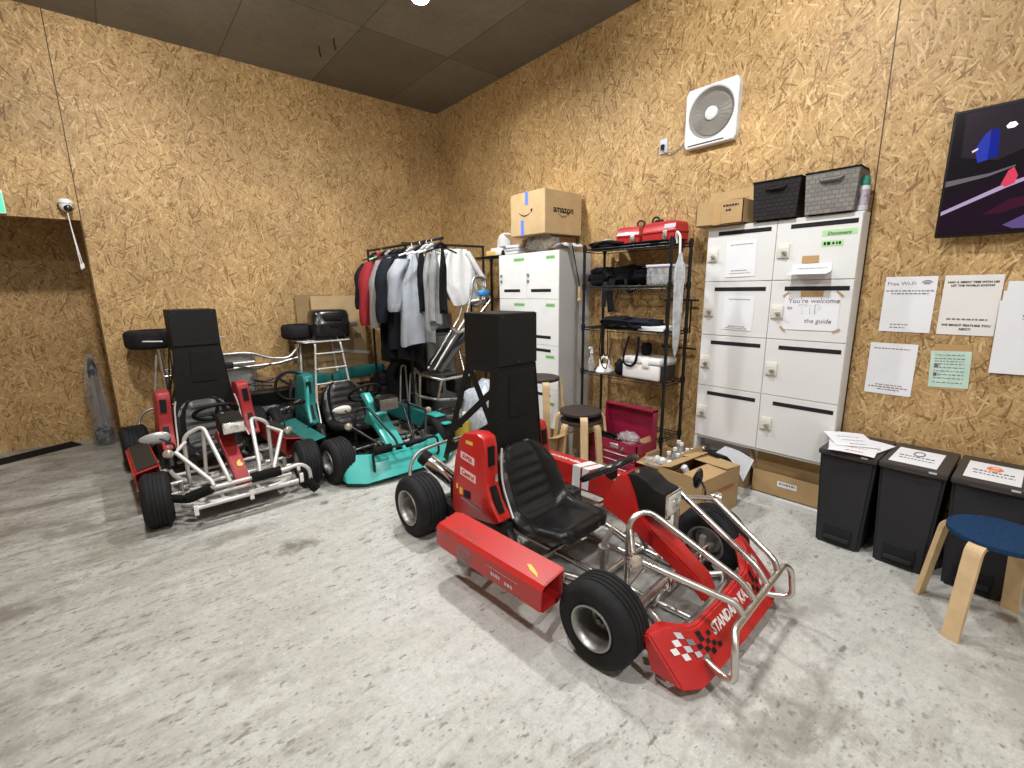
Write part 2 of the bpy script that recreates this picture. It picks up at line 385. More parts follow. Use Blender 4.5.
def frame_of(d):
    d = V(d).normalized()
    a = V((0, 0, 1)) if abs(d.z) < .9 else V((1, 0, 0))
    x = a.cross(d).normalized(); y = d.cross(x)
    return Matrix((x, y, d)).transposed()

def lathe(bm, prof, c, axis=(0, 0, 1), n=32, sx=1.0, sy=1.0):
    """prof: list of (r, h) along the axis; closes with caps where r is 0"""
    R = frame_of(axis); c = V(c); rings = []
    for r, h in prof:
        if r <= 1e-6: rings.append([bm.verts.new(c + R @ V((0, 0, h)))])
        else: rings.append([bm.verts.new(c + R @ V((r * sx * math.cos(2 * PI * i / n), r * sy * math.sin(2 * PI * i / n), h))) for i in range(n)])
    for a, b in zip(rings, rings[1:]):
        if len(a) == 1 and len(b) == 1: continue
        for i in range(n):
            j = (i + 1) % n
            if len(a) == 1: bm.faces.new((a[0], b[i], b[j]))
            elif len(b) == 1: bm.faces.new((a[j], a[i], b[0]))
            else: bm.faces.new((a[i], a[j], b[j], b[i]))
    return rings

def cyl(bm, a, b, r, r2=None, n=16):
    a = V(a); b = V(b); L = (b - a).length; r2 = r if r2 is None else r2
    lathe(bm, [(0, 0), (r, 0), (r2, L), (0, L)], a, b - a, n)

def ball(bm, c, r, n=12, sc=(1, 1, 1)):
    res = bmesh.ops.create_icosphere(bm, subdivisions=2 if n <= 12 else 3, radius=1)
    xf(bm, res['verts'], Matrix.Translation(V(c)) @ Matrix.Diagonal((r * sc[0], r * sc[1], r * sc[2], 1)))
    return res['verts']

def fillet(pts, rad, k=5):
    pts = [V(p) for p in pts]
    if rad <= 0 or len(pts) < 3: return pts
    out = [pts[0]]
    for p0, p1, p2 in zip(pts, pts[1:], pts[2:]):
        a = p0 - p1; b = p2 - p1
        t = min(rad, a.length * .48, b.length * .48)
        A = p1 + a.normalized() * t; B = p1 + b.normalized() * t
        for i in range(k + 1):
            u = i / k
            out.append(A * (1 - u) ** 2 + p1 * 2 * u * (1 - u) + B * u ** 2)
    out.append(pts[-1]); return out

def tube(bm, pts, r, rad=.05, n=10, closed=False, flat=1.0, r_end=None):
    P = fillet(pts, rad) if not closed else [V(p) for p in pts]
    Q = [P[0]]
    for p in P[1:]:
        if (p - Q[-1]).length > 1e-5: Q.append(p)
    P = Q; N = len(P)
    if closed and (P[0] - P[-1]).length < 1e-5: P.pop(); N -= 1
    T = []
    for i in range(N):
        if closed: t = P[(i + 1) % N] - P[i - 1]
        elif i == 0: t = P[1] - P[0]
        elif i == N - 1: t = P[-1] - P[-2]
        else: t = (P[i + 1] - P[i]).normalized() + (P[i] - P[i - 1]).normalized()
        T.append(t.normalized())
    F = frame_of(T[0]); x = F.col[0].copy(); rings = []
    for i in range(N):
        if i: x = T[i - 1].rotation_difference(T[i]) @ x
        x = (x - T[i] * x.dot(T[i])).normalized(); y = T[i].cross(x)
        rr = r if r_end is None else r + (r_end - r) * i / (N - 1)
        rings.append([bm.verts.new(P[i] + x * rr * math.cos(2 * PI * k / n) + y * rr * flat * math.sin(2 * PI * k / n)) for k in range(n)])
    for i in range(N if closed else N - 1):
        a, b = rings[i], rings[(i + 1) % N]
        for k in range(n):
            bm.faces.new((a[k], a[(k + 1) % n], b[(k + 1) % n], b[k]))
    if not closed:
        bm.faces.new(rings[0][::-1]); bm.faces.new(rings[-1])

def ring_pts(c, r, nrm, n=32, ry=None):
    R = frame_of(nrm); ry = r if ry is None else ry
    return [V(c) + R @ V((r * math.cos(2 * PI * i / n), ry * math.sin(2 * PI * i / n), 0)) for i in range(n)]

def loft(bm, secs, cap=True, closed=True):
    R = [[bm.verts.new(V(p)) for p in s] for s in secs]
    n = len(R[0])
    for a, b in zip(R, R[1:]):
        for i in range(n if closed else n - 1):
            j = (i + 1) % n
            bm.faces.new((a[i], a[j], b[j], b[i]))
    if cap and closed:
        bm.faces.new(R[0][::-1]); bm.faces.new(R[-1])
    return R

def prism(bm, poly, a, b, plane='yz', bev=0.0, seg=2, sa=1.0, sb=1.0):
    """poly in a plane, extruded along the third axis from a to b"""
    def P(u, v, w): return {'yz': (w, u, v), 'xz': (u, w, v), 'xy': (u, v, w)}[plane]
    before = set(bm.verts)
    va = [bm.verts.new(P(u, v, a)) for u, v in poly]; vb = [bm.verts.new(P(u, v, b)) for u, v in poly]
    n = len(poly)
    bm.faces.new(va[::-1]); bm.faces.new(vb)
    for i in range(n): bm.faces.new((va[i], va[(i + 1) % n], vb[(i + 1) % n], vb[i]))
    if bev > 0:
        vs = set(va + vb)
        es = list({e for v in vs for e in v.link_edges})
        bmesh.ops.recalc_face_normals(bm, faces=list({f for v in vs for f in v.link_faces}))
        bmesh.ops.bevel(bm, geom=es, offset=bev, segments=seg, affect='EDGES', profile=.5)
    return [v for v in bm.verts if v not in before]

def bar(bm, a, b, w, t, nrm):
    """flat bar from a to b, width w in the plane, thickness t along nrm"""
    a = V(a); b = V(b); d = (b - a).normalized(); n = V(nrm).normalized(); s = n.cross(d).normalized()
    vs = []
    for p in (a, b):
        for i, j in ((-1, -1), (1, -1), (1, 1), (-1, 1)):
            vs.append(bm.verts.new(p + s * (w / 2 * i) + n * (t / 2 * j)))
    q = vs
    for f in ((3, 2, 1, 0), (4, 5, 6, 7), (0, 1, 5, 4), (1, 2, 6, 5), (2, 3, 7, 6), (3, 0, 4, 7)):
        bm.faces.new([q[i] for i in f])

_fonts = {}
def text_mesh(body, size, ext=.0006, align='CENTER', bold=0.0, space=1.0, shear=0.0):
    cu = bpy.data.curves.new('lettering', 'FONT'); cu.body = body; cu.size = size; cu.extrude = ext
    cu.align_x = align; cu.align_y = 'CENTER'; cu.offset = bold; cu.space_character = space; cu.shear = shear
    cu.resolution_u = 2
    o = bpy.data.objects.new('lettering', cu); COL.objects.link(o)
    dg = bpy.context.evaluated_depsgraph_get(); dg.update()
    me = bpy.data.meshes.new_from_object(o.evaluated_get(dg))
    bpy.data.objects.remove(o); bpy.data.curves.remove(cu)
    return me

def basis(o, right, up):
    r = V(right).normalized(); u = V(up); u = (u - r * u.dot(r)).normalized(); n = r.cross(u)
    m = Matrix((r, u, n)).transposed().to_4x4(); m.translation = V(o); return m

def lettering(body, size, o, right, up, m, parent, name='lettering', align='CENTER', bold=0.0, space=1.0, sx=1.0, shear=0.0):
    me = text_mesh(body, size, align=align, bold=bold, space=space, shear=shear)
    me.transform(basis(o, right, up) @ Matrix.Diagonal((sx, 1, 1, 1)))
    me.materials.clear(); me.materials.append(M[m])
    me.name = name
    ob = bpy.data.objects.new(name, me); COL.objects.link(ob)
    if parent is not None: ob.parent = parent
    return ob

def add_text(bm, body, size, o, right, up, align='CENTER', bold=0.0, sx=1.0, shear=0.0, space=1.0):
    me = text_mesh(body, size, align=align, bold=bold, shear=shear, space=space)
    me.transform(basis(o, right, up) @ Matrix.Diagonal((sx, 1, 1, 1)))
    bm.from_mesh(me); bpy.data.meshes.remove(me)

def quad_panel(bm, o, right, up, w, h, t=.0008, bend=0.0, curl=0.0):
    """thin sheet centred at o; bend bows it along its width"""
    mx = basis(o, right, up); n = 8
    g = []
    for k in (0, 1):
        for i in range(n + 1):
            for j in range(n + 1):
                u = i / n - .5; v = j / n - .5
                z = (t if k else 0) + bend * (1 - 4 * u * u) + curl * max(0, -v - .1) ** 2 * 4
                g.append(bm.verts.new(mx @ V((u * w, v * h, z))))
    N = n + 1; L = N * N
    for i in range(n):
        for j in range(n):
            a, b, c, d = i * N + j, (i + 1) * N + j, (i + 1) * N + j + 1, i * N + j + 1
            bm.faces.new((g[d], g[c], g[b], g[a])); bm.faces.new((g[L + a], g[L + b], g[L + c], g[L + d]))
    for i in range(n):
        for (p, q) in ((i * N, (i + 1) * N), ((i + 1) * N + n, i * N + n)): bm.faces.new((g[p], g[q], g[L + q], g[L + p]))
        for (p, q) in ((i + 1, i), (n * N + i, n * N + i + 1)): bm.faces.new((g[p], g[q], g[L + q], g[L + p]))
# ------------------------------------------------------------------ room
WX, WY, CZ = 3.49, 5.55, 3.72       # right wall plane, left wall plane, ceiling height
AX = -2.6; AY = -2.2                 # the two walls behind the viewer
def build_room():
    bm = BM(); b2(bm, (AX, AY, -.06), (WX, 6.56, 0)); struct('floor', bm, 'floor')
    bm = BM(); b2(bm, (AX - .1, AY - .1, CZ), (WX + .1, 6.56, CZ + .12)); struct('ceiling', bm, 'ceil')
    bm = BM(); b2(bm, (-.122, WY, 0), (WX, WY + .07, CZ)); b2(bm, (AX, WY, 2.128), (-.122, WY + .07, CZ)); struct('wall_left', bm, 'osbL')
    bm = BM(); b2(bm, (WX, AY - .1, 0), (WX + .1, 6.56, CZ)); struct('wall_right', bm, 'osbR')
    # passage beyond the opening
    bm = BM(); b2(bm, (AX, 6.48, 0), (-.05, 6.56, 2.32)); struct('wall_alcove', bm, 'osbO')
    bm = BM(); b2(bm, (-.122, WY + .07, 0), (-.05, 6.48, 2.32)); struct('wall_alcove_side', bm, 'osbO')
    bm = BM(); b2(bm, (AX, WY + .07, 2.32), (-.05, 6.56, 2.40)); struct('ceiling_alcove', bm, 'osbO')
    bm = BM(); b2(bm, (AX - .1, AY - .1, 0), (WX, AY, CZ)); struct('wall_back', bm, 'white')
    bm = BM(); b2(bm, (AX - .1, AY, 0), (AX, 6.56, CZ)); struct('wall_side', bm, 'osbO')

def build_lights():
    pos = V((1.975, 3.29, 3.555))
    t = thing('ceiling_lamp', 'bright round spotlight hanging from the dark concrete ceiling', 'lamp', (pos.x, pos.y, CZ))
    bm = BM(); lathe(bm, [(0, 0), (.055, 0), (.055, -.02), (.012, -.022), (.012, -.06), (.06, -.065), (.066, -.18), (.055, -.18), (.05, -.15), (0, -.15)], (0, 0, 0), n=28)
    obj('lamp_housing', bm, 'tubeblack', t)
    bm = BM(); lathe(bm, [(0, -.172), (.052, -.172), (.052, -.16), (0, -.158)], (0, 0, 0), n=28)
    obj('lamp_lens', bm, mat('lamp_glow', (1, .95, .86), emit=(1, .95, .86), estr=60), t)
    def lamp(p, w, size, spread=170, col=(1, .992, .98), aim=(0, 0, -1)):
        d = bpy.data.lights.new('lamp_light', 'AREA'); d.shape = 'DISK'; d.size = size; d.energy = w; d.color = col; d.spread = math.radians(spread)
        o = bpy.data.objects.new('lamp_light', d); COL.objects.link(o); o.location = p; o.rotation_euler = V(aim).to_track_quat('-Z', 'Y').to_euler(); return o
    lamp((pos.x, pos.y, 3.545), LW[0], .16)
    lamp((.05, 3.35, 3.545), LW[1], .16, aim=(.15, .75, -1))
    lamp((.05, 1.1, 3.545), LW[2], .16)
    lamp((1.975, 1.1, 3.545), LW[3], .16, aim=(.7, .25, -1))
    lamp((.9, -1.1, 3.545), LW[4], .3)
    # hooks left in the slab
    for x, y in ((1.766, 4.77), (1.824, 4.553)):
        bm = BM(); tube(bm, [(x, y, CZ + .01), (x, y, CZ - .05), (x + .012, y, CZ - .075), (x, y - .01, CZ - .09)], .006, .01, 6)
        o = obj('ceiling_hook', bm, 'black')
        tag(o, 'small black hook hanging from the ceiling, the %s of the two' % ('right one' if x > 1.8 else 'left one'), 'hook', 'hooks in the ceiling')

def build_camera():
    cd = bpy.data.cameras.new('camera'); cam = bpy.data.objects.new('camera', cd); COL.objects.link(cam)
    cd.sensor_width = 36; cd.sensor_fit = 'HORIZONTAL'; cd.lens = 36 * 459.27 / 1024; cd.clip_start = .02
    y, p, r = .866946, .202853, -.0128047
    f = V((math.cos(y) * math.cos(p), math.sin(y) * math.cos(p), -math.sin(p)))
    rt = V((math.sin(y), -math.cos(y), 0)); up = rt.cross(f)
    c, s = math.cos(r), math.sin(r)
    R = c * rt + s * up; U = -s * rt + c * up
    cam.matrix_world = Matrix((R, U, -f)).transposed().to_4x4()
    cam.location = (0, 0, 1.5)
    S.camera = cam

# ------------------------------------------------------------------ things on the walls
def paper_marks(bm, mx, rows, ext=.0005):
    """short printed strokes: rows of (u0, u1, v, height) on a sheet"""
    for u0, u1, v, h in rows:
        u = u0; random.seed(int(abs(u0 * 7919 + v * 104729) * 100))
        while u < u1:
            w = min(random.uniform(.006, .02), u1 - u)
            vs = [bm.verts.new(mx @ V(p)) for p in ((u, v - h / 2, .0011), (u + w, v - h / 2, .0011), (u + w, v + h / 2, .0011), (u, v + h / 2, .0011))]
            bm.faces.new(vs); u += w + .005

def sheet(name, label, yc, zc, w, h, tilt=0.0, x=WX - .002, m='paper', cat='poster', curl=0.0, parent=None):
    up = V((0, math.sin(tilt), math.cos(tilt))); right = V((0, -math.cos(tilt), math.sin(tilt)))
    t = parent or thing(name, label, cat, (x, yc, zc))
    bm = BM(); quad_panel(bm, (-.0012, 0, 0), right, up, w, h, .0008, curl=curl); obj('sheet', bm, m, t)
    return t, basis((-.0022, 0, 0), right, up), right, up

def build_wall_things():  # right-wall positions and sizes scaled about the camera onto the nearer wall plane
    # wi-fi poster
    t, mx, r, u = sheet('notice_sheet', 'white sheet with a wi-fi notice, upper left of the papers on the right wall', .566, 1.386, .231, .316)
    P = lambda a, b, d=0: mx @ V((a, b, d))
    lettering('Free Wi-Fi', .030, P(-.105, .118), r, u, 'greyink', t, 'print', 'LEFT')
    bm = BM(); paper_marks(bm, mx, [(-.105, .105, .078, .006), (-.08, .085, .062, .006), (-.065, .02, -.115, .005), (-.065, .005, -.133, .005)]); obj('printed_lines', bm, 'greyink', t, 0)
    bm = BM()
    for rr in (.010, .018, .027):
        a = [P(.072 + rr * math.sin(q), .105 + rr * math.cos(q), .001) for q in [(-.85 + 1.7 * i / 8) for i in range(9)]]
        b = [P(.072 + (rr + .005) * math.sin(q), .105 + (rr + .005) * math.cos(q), .001) for q in [(-.85 + 1.7 * i / 8) for i in range(9)]]
        va = [bm.verts.new(p) for p in a]; vb = [bm.verts.new(p) for p in b]
        for i in range(8): bm.faces.new((va[i], va[i + 1], vb[i + 1], vb[i]))
    obj('wireless_symbol', bm, 'greyink', t, 0)
    # review poster
    t, mx, r, u = sheet('notice_sheet', 'cream sheet asking guests to share their great time, beside the wi-fi notice', .310, 1.386, .226, .319, m='paperwarm')
    P = lambda a, b, d=0: mx @ V((a, b, d))
    lettering('HAD A GREAT TIME WITH US?', .0145, P(0, .122), r, u, 'ink', t, 'print', bold=.0006)
    lettering('LET THE WORLD KNOW!', .0145, P(0, .104), r, u, 'ink', t, 'print', bold=.0006)
    lettering('WE MIGHT FEATURE YOU', .0165, P(0, -.108), r, u, 'ink', t, 'print', bold=.0006)
    lettering('NEXT!', .0165, P(0, -.129), r, u, 'ink', t, 'print', bold=.0006)
    bm = BM(); paper_marks(bm, mx, [(-.08, .08, -.075, .008)]); obj('printed_lines', bm, 'greyink', t, 0)
    # lower sheet
    t, mx, r, u = sheet('notice_sheet', 'white sheet with small print, below the wi-fi notice', .598, 1.004, .2225, .309, tilt=.0)
    bm = BM(); paper_marks(bm, mx, [(-.09, .08, .122, .005), (-.06, .07, -.098, .005), (-.095, .09, -.112, .006), (-.05, .06, -.126, .005)]); obj('printed_lines', bm, 'greyink', t, 0)
    # mint note taped up
    t = thing('taped_note', 'mint green note taped to the wall with brown tape under the review poster', 'note', (WX - .002, .341, 1.033))
    bm = BM(); quad_panel(bm, (-.0006, 0, .012), (0, -1, .02), (0, 0, 1), .150, .255, .0004); obj('tape', bm, 'tape', t)
    bm = BM(); quad_panel(bm, (-.0016, 0, 0), (0, -1, .05), (0, .03, 1), .165, .205, .0006); obj('note_sheet', bm, 'mint', t)
    bm = BM(); mx = basis((-.0024, 0, 0), (0, -1, .05), (0, .03, 1)); paper_marks(bm, mx, [(-.065, .06, v, .004) for v in (.08, .06, .045, .03, .01, -.01, -.03, -.05, -.075)] + [(-.065, -.04, .02, .02), (-.065, -.045, -.03, .02)]); obj('handwriting', bm, 'greyink', t, 0)
    # stack of sheets at the right edge
    for (yc, zc, w, h, x, s, nm, tl) in ((.080, 1.368, .20, .285, WX - .002, 'S', 'rearmost white sheet of the overlapping papers at the right edge', 0), (.090, 1.302, .20, .32, WX - .006, 'Sa', 'middle white sheet of the overlapping papers at the right edge', 0), (.087, 1.227, .212, .377, WX - .010, 'Saf', 'front white sheet of the overlapping papers at the right edge', .02)):
        t, mx, r, u = sheet('notice_sheet', nm, yc, zc, w, h, tilt=tl, x=x)
        lettering({'S': 'Safety', 'Sa': 'Safety', 'Saf': 'Safety'}[s], .034, mx @ V((-.02 if s == 'Saf' else .0, h / 2 - (.035 if s != 'Saf' else .085), 0)), r, u, 'greyink', t, 'print', 'LEFT')
    # ventilation fan
    t = thing('wall_fan', 'square white ventilation fan with a round grey grille high on the right wall', 'fan', (WX, 1.817, 2.712))
    hw, hh = .193, .201
    bm = BM(); nseg = 48; R = .172
    # plate with a round hole: loft outer square to inner circle
    def sq(q, a, b):
        c, s = math.cos(q), math.sin(q); k = 1 / max(abs(c) / a, abs(s) / b); return c * k, s * k
    secs = []
    for x, fn in ((0, lambda q: sq(q, hw, hh)), (-.045, lambda q: sq(q, hw, hh)), (-.052, lambda q: sq(q, hw - .006, hh - .006)), (-.052, lambda q: (R * 1.02 * math.cos(q), .012 + R * 1.02 * math.sin(q))), (-.046, lambda q: (R * .97 * math.cos(q), .012 + R * .97 * math.sin(q))), (-.018, lambda q: (R * .86 * math.cos(q), .012 + R * .86 * math.sin(q)))):
        secs.append([(x, fn(2 * PI * (i + .5) / nseg)[0], fn(2 * PI * (i + .5) / nseg)[1]) for i in range(nseg)])
    loft(bm, secs, cap=False); obj('face_plate', bm, 'fanplate', t, 30)
    bm = BM(); lathe(bm, [(0, .03), (.04, .03), (.141, .022), (.143, .016), (0, .014)], (0, 0, .012), (-1, 0, 0), 40)
    for rr in [.05 + .011 * i for i in range(9)]: tube(bm, ring_pts((-.032, 0, .012), rr, (-1, 0, 0), 40), .0016, 0, 5, closed=True)
    for k in range(24):
        a = 2 * PI * k / 24; tube(bm, [(-.036, .035 * math.cos(a), .012 + .035 * math.sin(a)), (-.026, .141 * math.cos(a), .012 + .141 * math.sin(a))], .0015, 0, 5)
    obj('grille', bm, 'fangrey', t)
    bm = BM(); lathe(bm, [(.1665, .0475), (.158, .034), (.147, .021), (.144, .016)], (0, 0, .012), (-1, 0, 0), 48); obj('shroud_ring', bm, 'fangrey', t)
    bm = BM(); lathe(bm, [(0, .055), (.03, .054), (.044, .046), (.048, .03), (0, .03)], (0, 0, .012), (-1, 0, 0), 32); obj('hub_cap', bm, 'fanplate', t)
    bm = BM(); b2(bm, (-.0535, -.11, -.185), (-.05, .16, -.177)); obj('switch_slot', bm, 'ink', t, 0)
    # outlet and cord
    t = thing('wall_outlet', 'small grey outlet plate on the wall left of the fan', 'outlet', (WX, 2.211, 2.594))
    bm = BM(); b2(bm, (-.012, -.034, -.055), (0, .034, .055), .004); obj('cover_plate', bm, 'grey1', t)
    bm = BM(); b2(bm, (-.03, -.014, -.03), (-.012, .014, .012), .004); obj('plug', bm, 'ink', t)
    bm = BM(); tube(bm, [(WX - .03, 2.211, 2.565), (WX - .035, 2.19, 2.54), (WX - .015, 2.12, 2.53), (WX - .012, 2.05, 2.56), (WX - .012, 2.0, 2.60)], .004, .05, 6)
    tag(obj('power_cord', bm, 'grey2'), 'thin cord looping from the outlet to the white fan', 'cord')
    # television
    t = thing('television', 'wall mounted television showing a dark night street scene', 'television', (3.415, -.062, 2.051))
    w2, h2 = .55, .309
    bm = BM(); b2(bm, (0, -w2, -h2), (.035, w2, h2), .006); obj('casing', bm, 'black', t)
    bm = BM(); b2(bm, (.035, -.2, -.15), (.075, .2, .15)); obj('wall_bracket', bm, 'black', t)
    def em(n, c, s): return mat(n, (.0, .0, .0), .25, emit=c, estr=s, spec=.12)
    bm = BM(); b2(bm, (-.002, -w2 + .012, -h2 + .014), (.0, w2 - .012, h2 - .012)); scr = obj('screen', bm, em('screen_night', (.012, .009, .012), 1.0), t)
    def shape(nm, pts, c, s, k=0):   # picture elements, u to the right and v up from the screen's left bottom corner
        bm = BM(); bm.faces.new([bm.verts.new((-.0026 - k * .0003, w2 - .012 - u * .72, -h2 + .014 + v * .943)) for u, v in pts])
        obj(nm, bm, em('screen_' + nm, c, s), scr, 0)
    shape('sky_glow', [(.05, .62), (.35, .63), (.50, .62), (.42, .42), (.25, .36), (.06, .40)], (.03, .021, .03), 1.0)
    shape('road', [(.0, .0), (1.1, .0), (1.1, .36), (.4, .30), (.0, .20)], (.016, .008, .017), 1.0)
    shape('tower_left', [(.125, .43), (.165, .50), (.19, .52), (.20, .37), (.15, .36)], (.03, .05, .42), 1.0, 1)
    shape('tower_mid', [(.19, .37), (.198, .52), (.235, .51), (.245, .38)], (.01, .02, .28), 1.0, 1)
    shape('street_lamp', [(.26, .52), (.275, .535), (.30, .535), (.315, .52), (.30, .508), (.27, .508)], (1.0, .80, .85), 2.2, 2)
    shape('lit_sign', [(.11, .425), (.14, .436), (.142, .428), (.115, .415)], (.9, .6, .7), 1.2, 2)
    shape('kerb_line', [(.0, .105), (.0, .125), (.30, .235), (.55, .30), (.55, .288), (.31, .215)], (.48, .36, .55), 1.0, 1)
    shape('guard_rail', [(.0, .255), (.0, .285), (.22, .30), (.34, .325), (.34, .318), (.22, .285)], (.16, .13, .16), 1.0, 1)
    shape('racer', [(.285, .235), (.31, .30), (.335, .315), (.36, .27), (.35, .235), (.31, .22)], (.75, .06, .12), 1.0, 3)
    shape('foreground_streak', [(.33, .03), (.46, .09), (.50, .17), (.60, .17), (.60, .0), (.38, .01)], (.13, .08, .24), 1.0, 2)
    shape('pink_haze', [(.22, .09), (.34, .16), (.45, .17), (.42, .12), (.3, .09)], (.05, .010, .026), 1.0, 1)
    # security camera at the lintel, with its cable
    t = thing('security_camera', 'small white dome security camera over the doorway', 'camera', (-.195, WY, 2.238))
    bm = BM(); b2(bm, (-.028, -.03, .0), (.028, 0, .055), .006); obj('wall_mount', bm, 'whiteg', t)
    bm = BM(); lathe(bm, [(0, .02), (.04, .02), (.048, .012), (.05, -.008), (.047, -.012), (.043, -.014), (.041, -.04), (.03, -.065), (.012, -.076), (0, -.078)], (0, -.055, .02), n=28); obj('dome_body', bm, 'whiteg', t)
    bm = BM(); ball(bm, (.012, -.088, -.028), .028, 14, (1, .55, 1.05)); obj('lens_window', bm, 'blackgloss', t)
    bm = BM(); c0 = V((-.191, WY - .075, 2.172))
    tube(bm, [c0, c0 + V((.004, 0, -.1)), c0 + V((.012, 0, -.25)), c0 + V((.02, 0, -.42))], .004, .05, 6); tube(bm, [c0, c0 + V((.006, 0, -.12)), c0 + V((.018, 0, -.26)), c0 + V((.032, 0, -.41))], .003, .05, 6)
    t = tag(obj('cable', bm, 'whiteg'), 'white cable dangling below the dome camera', 'cable')
    for dx, dz in ((.02, -.435), (.033, -.425)):
        bm = BM(); cyl(bm, c0 + V((dx, 0, dz + .02)), c0 + V((dx + .001, 0, dz - .02)), .008, n=10); obj('plug', bm, 'whiteg', t)
    # lit exit sign at the picture's edge
    t = thing('exit_sign', 'green lit sign mounted over the doorway at the left edge', 'sign', (-.79, WY, 2.229))
    bm = BM(); b2(bm, (-.24, -.035, -.09), (.24, 0, .09), .005); obj('sign_box', bm, 'whiteg', t)
    bm = BM(); b2(bm, (-.232, -.038, -.082), (.236, -.035, .07)); obj('sign_face', bm, 'green_lit', t, 0)
    # rubber mat in the passage
    bm = BM(); d = V((.54, .28, 0)).normalized(); n = V((-d.y, d.x, 0)); a = V((-.455, 6.265, 0))
    pl = [a, a + V((-.085, .2, 0)), a + V((-.085, .2, 0)) - d * 1.1, a - d * 1.1 + V((-.03, .02, 0))]
    lo = [bm.verts.new(p + V((0, 0, .001))) for p in pl]; hi = [bm.verts.new(p + V((0, 0, .010))) for p in pl]
    bm.faces.new(lo[::-1]); bm.faces.new(hi)
    for i in range(4): bm.faces.new((lo[i], lo[(i + 1) % 4], hi[(i + 1) % 4], hi[i]))
    tag(obj('floor_mat', bm, 'rubbermat', None, 0), 'black rubber mat strip on the floor of the doorway', 'mat')
    # wrapped bundle standing in the corner of the passage
    t = thing('wrapped_bundle', 'tall bundle of rods wrapped in clear film standing in the doorway corner', 'bundle', (-.262, 6.13, 0))
    bm = BM()
    for dx, dy in ((-.03, 0), (.012, .015), (-.01, -.03), (.035, -.01)): tube(bm, [(dx, dy, .12), (dx * .5, dy, .72)], .014, 0, 8)
    obj('rods', bm, 'tubedull', t)
    bm = BM(); lathe(bm, [(0, .01), (.06, .01), (.075, .06), (.07, .16), (.03, .2), (0, .2)], (0, 0, 0), n=16); lathe(bm, [(0, .7), (.035, .7), (.04, .78), (.02, .88), (0, .9)], (0, 0, 0), n=14); obj('dark_padding', bm, 'black', t)
    bm = BM(); random.seed(3); secs = []
    for z, r in ((.004, .085), (.06, .10), (.18, .085), (.26, .078), (.45, .085), (.62, .08), (.75, .062), (.86, .042), (.93, .022)):
        secs.append([(r * (1 + .12 * math.sin(5 * q + z * 9)) * math.cos(q) + .01 * math.sin(z * 7), r * (1 + .12 * math.sin(4 * q - z * 7)) * math.sin(q), z) for q in [2 * PI * i / 24 for i in range(24)]])
    loft(bm, secs); obj('film_wrap', bm, 'filmgrey', t, 60)
# ------------------------------------------------------------------ karts: local x to the picture's right, y to the rear, z up, origin under the front axle
def wheel(t, c, R, W, Rr, s, rimm='rim', steer=0.0, tm='tire'):
    w = W / 2
    prof = [(Rr - .004, -w + .014), (Rr + .008, -w + .004), (R * .80, -w - .002), (R - .022, -w + .004), (R - .006, -w + .018)]
    x = -w + .026; g = 5; step = (W - .052) / g
    for i in range(g):
        prof += [(R, x), (R, x + step - .006), (R - .005, x + step - .005), (R - .005, x + step - .001)]; x += step
    prof = prof[:-2]
    prof += [(R - .006, w - .018), (R - .022, w - .004), (R * .80, w + .002), (Rr + .008, w - .004), (Rr - .004, w - .014), (Rr - .004, -w + .014)]
    bm = BM(); lathe(bm, prof, (0, 0, 0), (s, 0, 0), 48)
    o = obj('wheel', bm, tm, t, 40, loc=c, rot=(0, 0, steer))
    bm = BM()
    lathe(bm, [(Rr + .004, w - .004), (Rr + .003, w + .002), (Rr - .004, w + .001), (Rr - .012, w - .010), (Rr - .016, w - .030), (Rr - .022, -.02), (Rr * .72, -.034), (Rr * .45, -.026), (Rr * .42, -.004), (0, -.004), (0, -.04), (Rr - .014, -.02), (Rr - .008, -w + .01), (Rr + .004, -w + .004)], (0, 0, 0), (s, 0, 0), 40)
    obj('rim', bm, rimm, o, 40)
    bm = BM()
    lathe(bm, [(0, .03), (.013, .03), (.016, .012), (.034, .008), (.036, -.006), (0, -.01)], (0, 0, 0), (s, 0, 0), 20)
    for k in range(3):
        a = 2 * PI * k / 3 + .5; rr = Rr * .62
        cyl(bm, (s * -.032, rr * math.cos(a), rr * math.sin(a)), (s * -.014, rr * math.cos(a), rr * math.sin(a)), .008, n=8)
    obj('hub', bm, 'rimdark' if rimm == 'rim' else rimm, o, 40)
    return o

def interp(tab, x):
    for (a, va), (b, vb) in zip(tab, tab[1:]):
        if x <= b:
            u = (x - a) / (b - a) if b > a else 0
            u = max(0, min(1, u))
            return [p + (q - p) * u for p, q in zip(va, vb)]
    return list(tab[-1][1])

